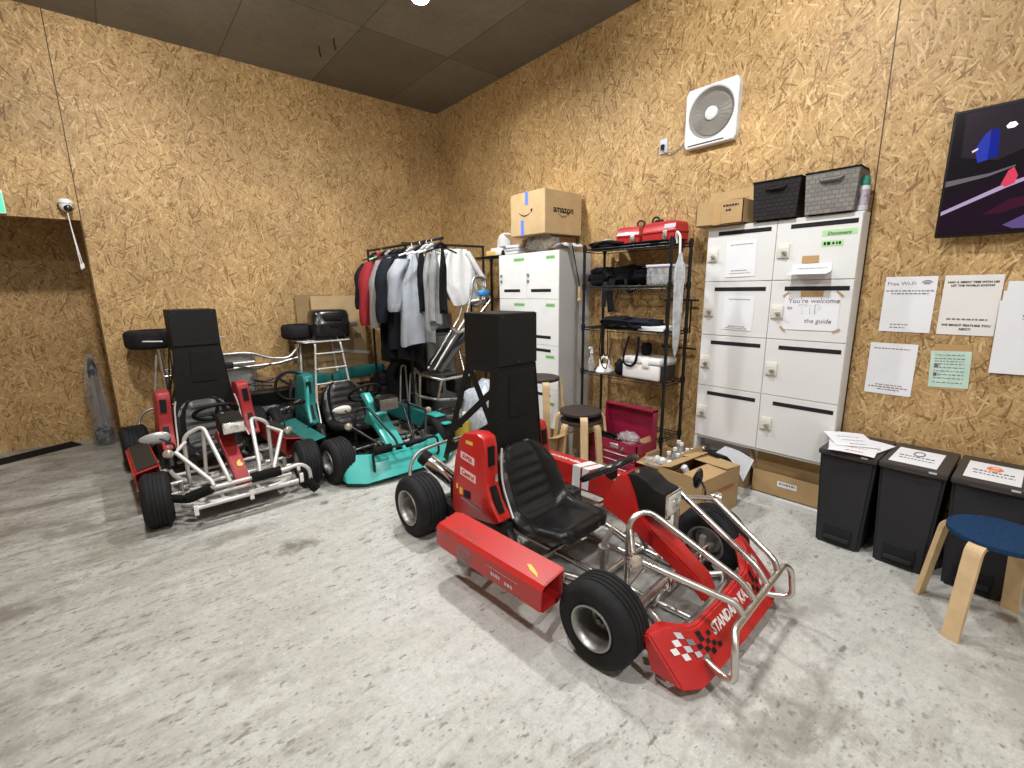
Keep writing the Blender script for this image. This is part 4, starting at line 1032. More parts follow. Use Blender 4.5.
def kart_old():
    t = thing('racing_kart', 'worn dark red kart with scuffed black pods, parked at the left by the wall', 'kart', (.50, 3.67, 0), math.radians(2.5))
    chassis(t, 'tubewhite'); drivetrain(t); seat(t, .03); steering(t, (0, .45, .60), 33, m='black', rad=.014)
    for s in (-1, 1):
        wheel(t, (s * (.465 if s < 0 else .49), .0, .18), .18, .155, .092, s, steer=-.09); wheel(t, (s * .47, 1.42, .19), .19, .19, .105, s)
    bm = BM(); r = .0135
    # upper bar turned down at the right end, lower bar on clamps
    tube(bm, [(-.30, -.17, .25), (-.20, -.26, .26), (.25, -.26, .26), (.36, -.25, .27), (.42, -.25, .22), (.425, -.25, .10)], r, .05)
    o = obj('front_guard', bm, 'tubewhite', t, 60)
    bm = BM(); tube(bm, [(-.30, -.27, .155), (0, -.27, .155), (.33, -.27, .155)], r * 1.1, 0); tube(bm, [(-.32, -.17, .20), (-.2, -.22, .20), (.30, -.22, .20)], r * .9, .05); obj('lower_bar', bm, 'tubewhite', o, 60)
    for x, z in ((-.30, .15), (.02, .155), (.35, .18)):
        bm = BM(); b2(bm, (x - .013, -.290, z - .04), (x + .013, -.278, z + .03), .004); lathe(bm, [(0, .004), (.008, .003), (.009, 0)], (x, -.290, z - .025), (0, -1, 0), 8); obj('clamp', bm, 'white', o)
    for a, b in (((-.33, -.215, .215), (-.20, -.262, .258)), ((.035, -.262, .26), (.22, -.262, .26)), ((.40, -.25, .13), (.45, -.27, .05))):
        bm = BM(); cyl(bm, a, b, .034, n=16); obj('foam_sleeve', bm, 'foam', o)
    bm = BM(); cyl(bm, (-.42, -.05, .19), (-.33, -.19, .20), .026, n=12); obj('foam_sleeve', bm, 'foam', o)
    for s in (-1, 1):
        bm = BM(); tube(bm, [(s * .33, .0, .47), (s * .19, -.24, .30), (s * .185, -.26, .27)], r, .03); tube(bm, [(s * .33, 0, .47), (s * .26, .10, .50)], r * .9, 0); obj('outer_rail', bm, 'tubewhite', o, 60)
        bm = BM(); tube(bm, [(s * .27, .12, .11), (s * .265, .11, .54), (s * .15, .08, .60), (s * .10, -.23, .32), (s * .09, -.26, .27)], r, .05); tube(bm, [(s * .15, .08, .58), (s * .17, .10, .2)], r * .9, 0); obj('inner_rail', bm, 'tubewhite', o, 60)
        turn_signal(t, (s * .37, -.01, .475), (s * .2, -1, 0))
    headlight(t, (0.02, -.02, .015), w=.075, flat=.72); fairing(t, 'oldred', .050, .042, squash=.45)
    lettering('6', .07, (.01, -.085, .325), (1, 0, 0), (0, .55, .42), 'yellow', t, 'sticker', bold=.004)
    for s in (-1, 1):
        p = side_pod(t, s, 'oldred', y0=.24, dx=-.075)
        bm = BM(); qs = [(s * (x - .075), y, z + .002) for x, y, z in ((.492, .262, .3375), (.492, .95, .3375), (.608, .95, .3133), (.608, .262, .3133))]; lo = [bm.verts.new(q) for q in qs]; hi = [bm.verts.new((q[0], q[1], q[2] + .004)) for q in qs]; bm.faces.new(lo[::-1]); bm.faces.new(hi)
        for k in range(4): bm.faces.new((lo[k], lo[(k + 1) % 4], hi[(k + 1) % 4], hi[k]))
        obj('top_cover', bm, 'oldpod', p, 0)
        for a, b in ((.488, .338), (.628, .292)):
            bm = BM(); tube(bm, [(s * (a - .075), .24, b), (s * (a - .075), .95, b)], .005, 0, 6); obj('red_edge', bm, 'red', p)
        side_cowl(t, s, 'oldred', dy=-.07, xo=.345)
    mirror(t, (-.40, .06, .575), (-.33, .0, .47), (.1, 1, .1), .085, .04, 'silverplas')
    mirror(t, (.44, .14, .59), (.36, .02, .47), (-.1, 1, .1), .07, .036)
    tower(t, y=1.02, cx=.03)
    bm = BM()
    for s in (-1, 1): tube(bm, [(s * .36, 1.50, .14), (s * .42, 1.72, .30), (s * .36, 1.735, .44), (0, 1.735, .46)], .012, .09)
    obj('rear_guard', bm, 'tubedull', t, 60)
    bm = BM(); tube(bm, [(-.27, 1.10, .30), (-.30, 1.15, .65), (-.24, 1.20, 1.0)], .010, .05); tube(bm, [(-.20, 1.04, 1.12), (-.33, 1.03, 1.13)], .008, 0); tube(bm, [(.16, 1.02, 1.13), (.24, 1.02, 1.125)], .006, 0); obj('side_stay', bm, 'tubedull', t)
    return t

def kart_teal():
    t = thing('racing_kart', 'teal kart with a black luggage case on a silver rack', 'kart', (1.66, 3.58, 0), math.radians(2.0))
    chassis(t, 'tubeblack', 'black'); drivetrain(t); seat(t, .02); steering(t, (0, .46, .585), 40, m='black', rad=.013)
    for s in (-1, 1):
        wheel(t, (s * .475, 0, .18), .18, .175, .092, s, steer=.05); wheel(t, (s * .50, 1.40, .185), .185, .19, .105, s)
    secs = [(-.50, (-.10, .215), (-.13, .215), (-.21, .045), (-.12, .05)), (-.38, (-.13, .235), (-.16, .235), (-.30, .035), (-.16, .05)), (-.15, (-.17, .20), (-.20, .20), (-.34, .05), (-.20, .06)), (.15, (-.17, .20), (-.20, .20), (-.34, .05), (-.20, .06)), (.38, (-.13, .235), (-.16, .235), (-.30, .035), (-.16, .05)), (.50, (-.02, .275), (-.06, .275), (-.21, .06), (-.12, .06))]
    nose(t, secs, 'teal')
    bm = BM(); r = .011; yb = -.26; zb = .27
    tube(bm, [(-.24, -.14, .10), (-.30, -.28, .10), (-.30, yb, zb), (.30, yb, zb), (.30, -.28, .10), (.24, -.14, .10)], r, .05); o = obj('front_guard', bm, 'tubeblack', t, 60)
    bm = BM(); cyl(bm, (-.29, yb, zb), (-.14, yb, zb), .034, n=14); obj('foam_sleeve', bm, 'foam', o)
    for s in (-1, 1):
        bm = BM(); tube(bm, [(s * .36, 0, .44), (s * .20, -.23, .29), (s * .2, yb, zb)], r, .03); tube(bm, [(s * .36, 0, .44), (s * .25, .11, .50)], r, 0); obj('outer_rail', bm, 'tubeblack', o, 60)
        bm = BM(); tube(bm, [(s * .26, .13, .11), (s * .255, .12, .52), (s * .16, .08, .55), (s * .08, -.22, .32), (s * .075, yb, zb)], r, .05); obj('inner_rail', bm, 'tubeblack', o, 60)
        turn_signal(t, (s * .37, -.01, .44), (s * .3, -1, 0))
    bm = BM(); b2(bm, (-.09, .0, .50), (.09, .13, .62), .02); h = obj('headlight', bm, 'blackgloss', t)
    bm = BM(); b2(bm, (-.085, -.012, .505), (.085, .002, .605), .01); obj('lens', bm, 'smokelens', h)
    # bright hooked column cover
    poly = [(.30, .62), (.33, .60), (.22, .53), (.22, .44), (.30, .36), (.12, .36), (0, .29), (-.12, .21), (-.17, .17), (-.18, .21), (-.04, .32), (.09, .41), (.16, .47), (.16, .56), (.24, .63)]
    bm = BM(); prism(bm, poly, -.11, -.05, 'yz', .008); prism(bm, [(y, z - .04) for y, z in poly], .03, .06, 'yz', .008); prism(bm, [(.17, .46), (.10, .385), (-.02, .30), (-.12, .225), (-.12, .20), (.0, .27), (.12, .345), (.2, .41)], -.06, .05, 'yz', .004); obj('steering_fairing', bm, 'teal', t, 35)
    for s in (-1, 1):
        p = side_pod(t, s, 'tealdark', y0=.20)
        if s > 0: continue
        c = side_cowl(t, s, 'tealdark', trim='tubewhite', dy=-.03, xo=.43)
        bm = BM(); tube(bm, [(s * .375, .85, .72), (s * .385, .825, .62), (s * .40, .81, .47), (s * .42, .70, .33)], .015, .06, 8); obj('cowl_edge', bm, 'teal', c)
    bm = BM(); b2(bm, (.42, -.06, .36), (.53, .12, .375), .006); b2(bm, (.44, -.17, .31), (.53, -.06, .325), .006); obj('fender', bm, 'teal', t)
    mirror(t, (-.34, .12, .55), (-.30, .02, .42), (.2, 1, .1), .075, .035, 'cream')
    mirror(t, (-.52, .62, .56), (-.50, .55, .33), (-.2, 1, .15), .06, .03)
    # luggage rack: ladder front, platform and rear legs
    zc = .985; xc = .065
    bm = BM(); r = .011
    for s in (-1, 1):
        tube(bm, [(s * .20 + xc, 1.37, .33), (s * .135 + xc, 1.42, zc - .03), (s * .135 + xc, 1.46, zc), (s * .135 + xc, 1.78, zc)], r, .03); tube(bm, [(s * .17 + xc, 1.78, zc), (s * .22 + xc, 1.70, .30)], r, .03)
        tube(bm, [(s * .24 + xc, 1.42, zc), (s * .24 + xc, 1.80, zc)], r * .8, 0)
    for z, w in ((.86, .150), (.70, .167), (.54, .184)): tube(bm, [(-w + xc, 1.412 - (zc - z) * .07, z), (w + xc, 1.412 - (zc - z) * .07, z)], r * .9, 0)
    for y in (1.42, 1.56, 1.67, 1.78): tube(bm, [(-.24 + xc, y, zc), (.24 + xc, y, zc)], r * .8, 0)
    obj('luggage_rack', bm, 'tubewhite', t, 60)
    return t

def stored_kart():
    """a stripped kart stood on its side along the left wall: its x axis points up"""
    t = thing('racing_kart', 'stripped teal kart stood on its side against the left wall', 'kart', (1.443, 5.325, 0))
    # local: X = along wall (rear at left), Z = across the kart, Y = height of the kart (wheels' plane horizontal)
    bm = BM(); r = .017; z0 = .27; z1 = .80
    for z in (z0 + .10, z1): tube(bm, [(-1.18, .02, z), (-.55, .0, z), (-.42, .0, z + (.0 if z > .6 else 0))], r, .1)
    tube(bm, [(-.90, 0, .905), (-.45, 0, .90), (-.28, 0, .82), (-.08, 0, .80), (.02, 0, .92), (.04, 0, .98)], r, .1)
    tube(bm, [(-1.18, 0, .74), (-.2, 0, .76), (.0, 0, .80)], r, .05); tube(bm, [(-1.18, 0, .30), (-.7, 0, .42), (-.2, 0, .47), (.02, 0, .42)], r, .05)
    tube(bm, [(-.43, 0, .90), (-.43, 0, .42)], r * .8, 0); tube(bm, [(.0, 0, .95), (.02, 0, .22)], r, .03); tube(bm, [(-1.17, .02, .16), (-1.19, .02, 1.05)], .022, 0)
    obj('frame', bm, 'tube', t, 60)
    bm = BM(); b2(bm, (-.95, .035, .34), (-.44, .042, .88), .002, 1); obj('floor_pan', bm, 'pan', t)
    bm = BM(); random.seed(9)
    for k in range(9):
        x = random.uniform(-.8, -.35); z = random.uniform(.5, .8); tube(bm, [(x, -.03, z), (x + .15, -.06, z - .05), (x + .3, -.03, z + random.uniform(-.1, .05))], .01, .05, 6)
    b2(bm, (-.72, -.05, .76), (-.62, .03, .82), .01); obj('linkage', bm, 'engine', t)
    for (x, z) in ((-1.225, 1.10), (.03, 1.085), (-1.20, .12), (.02, .13)):
        R, W = (.205, .16) if x < -1 else (.165, .15)
        prof_s = 1
        bm = BM(); w = W / 2; Rr = .095
        lathe(bm, [(Rr, -w), (R * .85, -w), (R - .01, -w + .012), (R, -w + .03), (R, w - .03), (R - .01, w - .012), (R * .85, w), (Rr, w), (Rr, -w)], (x, 0, z), (0, 0, 1), 36); o = obj('wheel', bm, 'tire', t, 40)
        bm = BM(); lathe(bm, [(Rr, -w + .01), (Rr - .01, 0), (.03, .01), (.02, .05), (0, .05), (0, -.02), (Rr - .01, -.02)], (x, 0, z), (0, 0, 1), 24); obj('rim', bm, 'rim', o)
    bm = BM(); tube(bm, ring_pts((-.16, -.25, .545), .145, (-.25, -1, .1), 36), .015, 0, 10, closed=True); o = obj('steering_wheel', bm, 'black', t, 60)
    bm = BM()
    for q in (0, 120, 240):
        q = math.radians(q + 20); bar(bm, (-.16, -.245, .545), (-.16 + .14 * math.cos(q), -.25, .545 + .14 * math.sin(q)), .026, .005, (-.25, -1, .1))
    cyl(bm, (-.16, -.24, .545), (-.10, 0, .56), .014); obj('spokes', bm, 'engine', o)
    bm = BM(); prism(bm, [(-.06, .50), (.16, .50), (.26, .54), (.28, .60), (-.08, .68), (-.1, .62)], -.22, -.12, 'xz', .012); prism(bm, [(.30, .52), (.86, .545), (.93, .60), (.90, .66), (.5, .65), (.30, .60)], -.20, -.10, 'xz', .015); obj('nose_fairing', bm, 'tealdark', t, 35)
    # its seat, seen from the side
    bm = BM()
    secs = []
    for k in range(9):
        u = k / 8; x = -.62 + .52 * u; sag = .10 * math.sin(u * PI)
        secs.append([(x, -.04 - sag - .02, .24), (x, -.16 - sag * .6, .25), (x, -.18 - sag * .6, .31), (x, -.10 - sag, .36), (x, -.18 - sag * .6, .50), (x, -.12 - sag * .5, .53), (x, .0 - sag * .3, .50), (x, .0, .27)])
    loft(bm, secs); obj('seat', bm, 'seat', t, 50)
    return t
# ------------------------------------------------------------------ cardboard boxes
def carton(t, lo, hi, m='card', open_top=True, flaps=(), th=.005, inner='carddark'):
    """open carton in the thing's local frame; flaps: (side, length, degrees from flat-open up)"""
    bm = BM(); x0, y0, z0 = lo; x1, y1, z1 = hi
    b2(bm, (x0, y0, z0), (x1, y1, z0 + th))
    b2(bm, (x0, y0, z0), (x0 + th, y1, z1)); b2(bm, (x1 - th, y0, z0), (x1, y1, z1)); b2(bm, (x0, y0, z0), (x1, y0 + th, z1)); b2(bm, (x0, y1 - th, z0), (x1, y1, z1))
    o = obj('box_body', bm, m, t, 0)
    for side, ln, deg in flaps:
        a = math.radians(deg); c, s = math.cos(a) * ln, math.sin(a) * ln
        bm = BM()
        P = {'-x': (V((x0, y0, z1)), V((x0, y1, z1)), V((-c, 0, s))), '+x': (V((x1, y1, z1)), V((x1, y0, z1)), V((c, 0, s))), '-y': (V((x1, y0, z1)), V((x0, y0, z1)), V((0, -c, s))), '+y': (V((x0, y1, z1)), V((x1, y1, z1)), V((0, c, s)))}[side]
        n = (P[1] - P[0]).cross(P[2]).normalized() * th * .7
        q = [P[0], P[1], P[1] + P[2], P[0] + P[2]]
        va = [bm.verts.new(p) for p in q]; vb = [bm.verts.new(p + n) for p in q]
        bm.faces.new(va); bm.faces.new(vb[::-1])
        for i in range(4): bm.faces.new((va[i], va[(i + 1) % 4], vb[(i + 1) % 4], vb[i]))
        obj('flap', bm, m, t, 0)
    return o

def smile(bm, o, right, up, w, h, t=.009):
    mx = basis(o, right, up); n = 14; a = []; b = []
    for i in range(n + 1):
        u = i / n - .5; y = -h * (1 - 4 * u * u); k = t * (.35 + .65 * (1 - 4 * u * u))
        a.append(bm.verts.new(mx @ V((u * w, y + k / 2, .0015)))); b.append(bm.verts.new(mx @ V((u * w, y - k / 2, .0015))))
    for i in range(n): bm.faces.new((b[i], b[i + 1], a[i + 1], a[i]))
    bm.faces.new([bm.verts.new(mx @ V(p)) for p in ((w * .5 + .012, .02, .0015), (w * .5 - .022, .012, .0015), (w * .5 + .004, -.016, .0015))])

# ------------------------------------------------------------------ the big locker
LX = 3.346
def build_locker():
    y0, y1, z0, z1 = .800, 1.722, .360, 1.912
    t = thing('locker', 'large white eight-door locker against the right wall with papers taped on', 'locker', (0, 0, 0))
    t.location = (LX, (y0 + y1) / 2, 0); ox = V((-LX, -(y0 + y1) / 2, 0))
    def L(x, y, z): return V((x, y, z)) + ox
    bm = BM()
    b2(bm, L(LX + .012, y0, z0 - .01), L(WX - .010, y1, z1 + .008))
    for a in (y0, y1 - .022): b2(bm, L(LX + .004, a, 0), L(WX - .010, a + .022, z0))
    b2(bm, L(LX + .004, y0, 0), L(WX - .010, y1, .03)); b2(bm, L(WX - .020, y0, 0), L(WX - .010, y1, z0))
    obj('cabinet_body', bm, 'locker', t, 0)
    doors = {}
    ym = 1.2575; g = .0022
    rows = [(1.5365, z1 + .006), (1.151, 1.5365), (.766, 1.151), (z0 + .006, .766)]
    for r, (a, b) in enumerate(rows):
        for c, (ya, yb) in enumerate(((ym, y1), (y0, ym))):
            bm = BM(); b2(bm, L(LX, ya + g, a + g), L(LX + .012, yb - g, b - g), .002, 1)
            d = obj('door', bm, 'locker', t, 0); doors[(r, c)] = d
            sa, sb = ((1.291, 1.642), (.820, 1.175))[c]; zs = (1.869, 1.483, 1.097, .712)[r]
            bm = BM(); b2(bm, L(LX - .0015, sa, zs - .0135), L(LX + .001, sb, zs + .0135)); obj('mail_slot', bm, 'ink', d, 0)
            lc = (1.673, 1.205)[c]; lz = (1.722, 1.333, .949, .564)[r]
            bm = BM(); b2(bm, L(LX - .012, lc - .037, lz - .044), L(LX, lc + .037, lz + .044), .004); k = obj('lock_plate', bm, 'cream', d)
            bm = BM(); b2(bm, L(LX - .0135, lc - .030, lz + .014), L(LX - .0115, lc + .030, lz + .032)); b2(bm, L(LX - .0135, lc - .030, lz - .034), L(LX - .0118, lc + .030, lz - .031)); obj('lock_window', bm, 'white', k, 0)
            bm = BM(); lathe(bm, [(0, .02), (.012, .019), (.013, 0), (0, 0)], L(LX - .011, lc - .012, lz - .012), (-1, 0, 0), 14); bar(bm, L(LX - .030, lc - .016 - .012, lz - .018), L(LX - .030, lc + .016 - .012, lz - .008), .008, .012, (1, 0, 0)); obj('key_knob', bm, 'tubedull', k)
    R_, U_ = (0, -1, 0), (0, 0, 1)
    def sheet_on(nm, label, yc, zc, w, h, tilt=0.0, m='paper', d=.0016, cat='paper'):
        t = thing(nm, label, cat, (LX - d, yc, zc)); up = V((0, math.sin(tilt), math.cos(tilt))); rt = V((0, -math.cos(tilt), math.sin(tilt)))
        bm = BM(); quad_panel(bm, (-.0004, 0, 0), rt, up, w, h, .0006, bend=.002); obj('sheet', bm, m, t); return t, basis((-.0034, 0, 0), rt, up), rt, up
    t1, mx, r, u = sheet_on('paper_sheet', 'white printed sheet taped on the top left locker door', 1.474, 1.69, .205, .245, .02)
    bm = BM(); paper_marks(bm, mx, [(-.07, .075, .095, .005), (-.06, .05, -.08, .006), (-.07, .07, -.098, .004)]); obj('printed_lines', bm, 'greyink', t1, 0)
    t1, mx, r, u = sheet_on('paper_sheet', 'white printed sheet taped on the left locker door of the second row', 1.462, 1.318, .21, .24, -.02)
    bm = BM(); paper_marks(bm, mx, [(-.07, .075, .095, .005), (-.06, .06, -.095, .005), (-.075, .07, -.108, .004)]); obj('printed_lines', bm, 'greyink', t1, 0)
    t1 = thing('paper_strip', 'small white strip stuck with brown tape on the top right locker door', 'paper', (LX - .0016, 1.033, 1.603))
    bm = BM(); quad_panel(bm, (-.001, 0, 0), R_, U_, .218, .066, .0006, curl=.15); obj('strip', bm, 'paper', t1)
    bm = BM(); mx = basis((-.005, 0, 0), R_, U_); paper_marks(bm, mx, [(-.08, .09, .004, .004)]); obj('printed_lines', bm, 'greyink', t1, 0)
    bm = BM(); quad_panel(bm, (-.0025, .012, .058), R_, U_, .092, .044, .0005); obj('tape', bm, 'tape', t1)
    for i, (yc, zc, w, h, tx, lb) in enumerate(((.908, 1.811, .177, .034, 'Document', 'longer green handwritten label on the top right locker door'), (.938, 1.750, .115, .035, '', 'shorter green handwritten label on the top right locker door'))):
        t1 = thing('sticky_label', lb, 'label', (LX - .0012, yc, zc)); bm = BM(); quad_panel(bm, (0, 0, 0), R_, U_, w, h, .0005); obj('label_strip', bm, 'label', t1)
        if i == 0: lettering('Document', .028, (-.0018, .0, -.004), R_, U_, 'ink', t1, 'handwriting', shear=.2)
        else:
            bm = BM(); paper_marks(bm, basis((-.0008, 0, 0), R_, U_), [(-.045, -.01, 0, .018), (.0, .012, 0, .014), (.02, .045, 0, .016)]); obj('handwriting', bm, 'ink', t1, 0)
    # handwritten tip notice
    t1, mx, r, u = sheet_on('handwritten_notice', 'handwritten tip notice taped on the right locker door of the second row', 1.012, 1.338, .308, .232, .01, d=.0016)
    P = lambda a, b: mx @ V((a, b, 0))
    lettering("You're welcome", .043, P(.01, .068), r, u, 'greyink', t1, 'handwriting', shear=.1); lettering('to', .035, P(-.12, .025), r, u, 'greyink', t1, 'handwriting', shear=.1)
    lettering('TiP', .085, P(-.005, .012), r, u, 'grey2', t1, 'handwriting', space=1.2)
    lettering('TiP', .078, P(-.003, .012) + V((-.0006, 0, 0)), r, u, 'paper', t1, 'handwriting_fill', space=1.32)
    lettering('the guide', .040, P(.045, -.058), r, u, 'greyink', t1, 'handwriting', shear=.15)
    bm = BM()
    for a, b, an, w in ((0.0, .112, 0, .12),): quad_panel(bm, P(a, b) + V((-.0012, 0, 0)), r, u, .125, .035, .0005)
    obj('tape', bm, 'tape', t1)
    bm = BM()
    for a, b, q in ((-.148, .112, .7), (.15, .112, -.7), (-.152, -.112, -.8), (.15, -.112, .5)):
        quad_panel(bm, P(a, b) + V((-.001, 0, 0)), V(r) * math.cos(q) + V(u) * math.sin(q), V(u) * math.cos(q) - V(r) * math.sin(q), .045, .010, .0005)
    obj('corner_tape', bm, 'tape', t1)
    # things on the locker
    ZT = z1 + .013
    t1 = thing('cardboard_box', 'small cardboard box with one raised flap on top of the white locker', 'box', (3.375, 1.625, ZT))
    carton(t1, (-.09, -.165, 0), (.09, .165, .155), flaps=(('+x', .10, 75), ('-x', .08, 168), ('-y', .10, 178)))
    bm = BM(); paper_marks(bm, basis((-.0912, -.08, .12), R_, U_), [(-.05, .055, 0, .012), (-.03, .01, -.03, .012)]); obj('handwriting', bm, 'ink', t1, 0)
    bm = BM(); b2(bm, (-.092, -.015, 0), (-.0895, .04, .15)); obj('tape', bm, 'tape', t1, 0)
    for nm, lb, yc, w, wt, m, x0 in (('storage_basket', 'black woven storage basket on the locker beside the small cardboard box', 1.288, .135, .145, 'weave_black', 3.40), ('storage_basket', 'grey woven storage basket on the locker beside the spray can', .985, .132, .145, 'weave_grey', 3.40)):
        t1 = thing(nm, lb, 'basket', (3.395, yc - .012, ZT)); bm = BM(); h = .235
        o_ = [(-.080, -w), (.080, -w), (.080, w), (-.080, w)]
        def ring(k, z, ins=0): return [(x * k + (ins if x < 0 else -ins), y * k + (ins if y < 0 else -ins), z) for x, y in o_]
        loft(bm, [ring(.94, .008, .008), ring(.94, 0), ring(1.04, h), ring(1.04, h + .004, .004), ring(1.04, h, .01), ring(.94, .014, .01)], cap=True)
        obj('basket_body', bm, m, t1, 20)
        bm = BM(); tube(bm, [(-.084, .06, .20), (-.098, .045, .185), (-.098, -.045, .185), (-.084, -.06, .20)], .008, .02, 8, flat=1.0); obj('handle', bm, m, t1)
        bm = BM(); rim = [(x * 1.04, y * 1.04, h + .003) for x, y in o_]; tube(bm, rim, .006, 0, 6, closed=True); obj('rim_edge', bm, 'cloth_black', t1)
    t1 = thing('spray_can', 'spray can with a green cap at the right end of the locker top', 'can', (3.40, .828, ZT))
    bm = BM(); lathe(bm, [(0, 0), (.029, 0), (.031, .006), (.031, .125), (.026, .14), (0, .14)], (0, 0, 0), n=24); obj('can_body', bm, 'grey1', t1)
    bm = BM(); lathe(bm, [(.0315, .03), (.0315, .115)], (0, 0, 0), n=24); obj('wrap_label', bm, mat('can_label', (.35, .30, .36), .5, var=.7, vscale=60), t1)
    bm = BM(); lathe(bm, [(0, .138), (.028, .138), (.029, .145), (.026, .185), (.022, .19), (0, .19)], (0, 0, 0), n=24); obj('cap', bm, 'greencap', t1)
    # under the locker: long open carton and oddments
    t1 = thing('cardboard_box', 'long open cardboard box with a white label under the locker', 'box', (3.432, 1.065, .032))
    carton(t1, (-.040, -.235, 0), (.030, .215, .165), flaps=(('+x', .165, 88), ('+y', .15, 75)))  # back flap extended upward to darken the gap below the locker
    bm = BM(); quad_panel(bm, (-.0412, -.02, .10), R_, U_, .125, .040, .0005); lb = obj('white_label', bm, 'paper', t1)
    bm = BM(); paper_marks(bm, basis((-.0414, -.02, .10), R_, U_), [(-.05, .05, .004, .014)]); obj('print', bm, 'greyink', lb, 0)
    t1 = thing('paper_sheet', 'loose white sheet draped over the box edge below the locker', 'paper', (3.28, 1.36, .275))
    bm = BM(); g = []; n = 8
    for i in range(n + 1):
        row = []
        for j in range(n + 1):
            u, v = i / n, j / n
            row.append(bm.verts.new((-.06 + .10 * v - .05 * max(0, u - .5), .12 - .22 * u - .02 * v, .03 - .02 * u + .03 * v - .20 * max(0, u - .35) ** 1.4 * (1.2 - v))))
        g.append(row)
    for i in range(n):
        for j in range(n): bm.faces.new((g[i][j], g[i + 1][j], g[i + 1][j + 1], g[i][j + 1]))
    bmesh.ops.solidify(bm, geom=bm.faces[:], thickness=.0012); obj('sheet', bm, 'paper', t1, 60)
    t1 = thing('grey_tray', 'grey round-edged tray lying under the locker behind the loose sheet', 'tray', (3.416, 1.47, .205)); bm = BM(); lathe(bm, [(0, 0), (.13, 0), (.16, .03), (.155, .035), (.125, .008), (0, .008)], (0, 0, 0), n=28, sx=1.0, sy=.36); obj('tray_dish', bm, 'darkpanel', t1)
    t1 = thing('carton_stack', 'brown carton under the left end of the locker', 'box', (3.418, 1.475, .031)); bm = BM(); b2(bm, (-.052, -.17, 0), (.052, .16, .168), .003, 1); obj('box_body', bm, 'carddark', t1, 0)
    t1 = thing('metal_fitting', 'small silver fitting under the left corner of the locker', 'fitting', (3.40, 1.655, .2)); bm = BM(); b2(bm, (-.03, -.03, 0), (.03, .03, .08), .006); cyl(bm, (-.03, 0, .05), (-.06, 0, .05), .018, n=12); obj('fitting_body', bm, 'tube', t1)

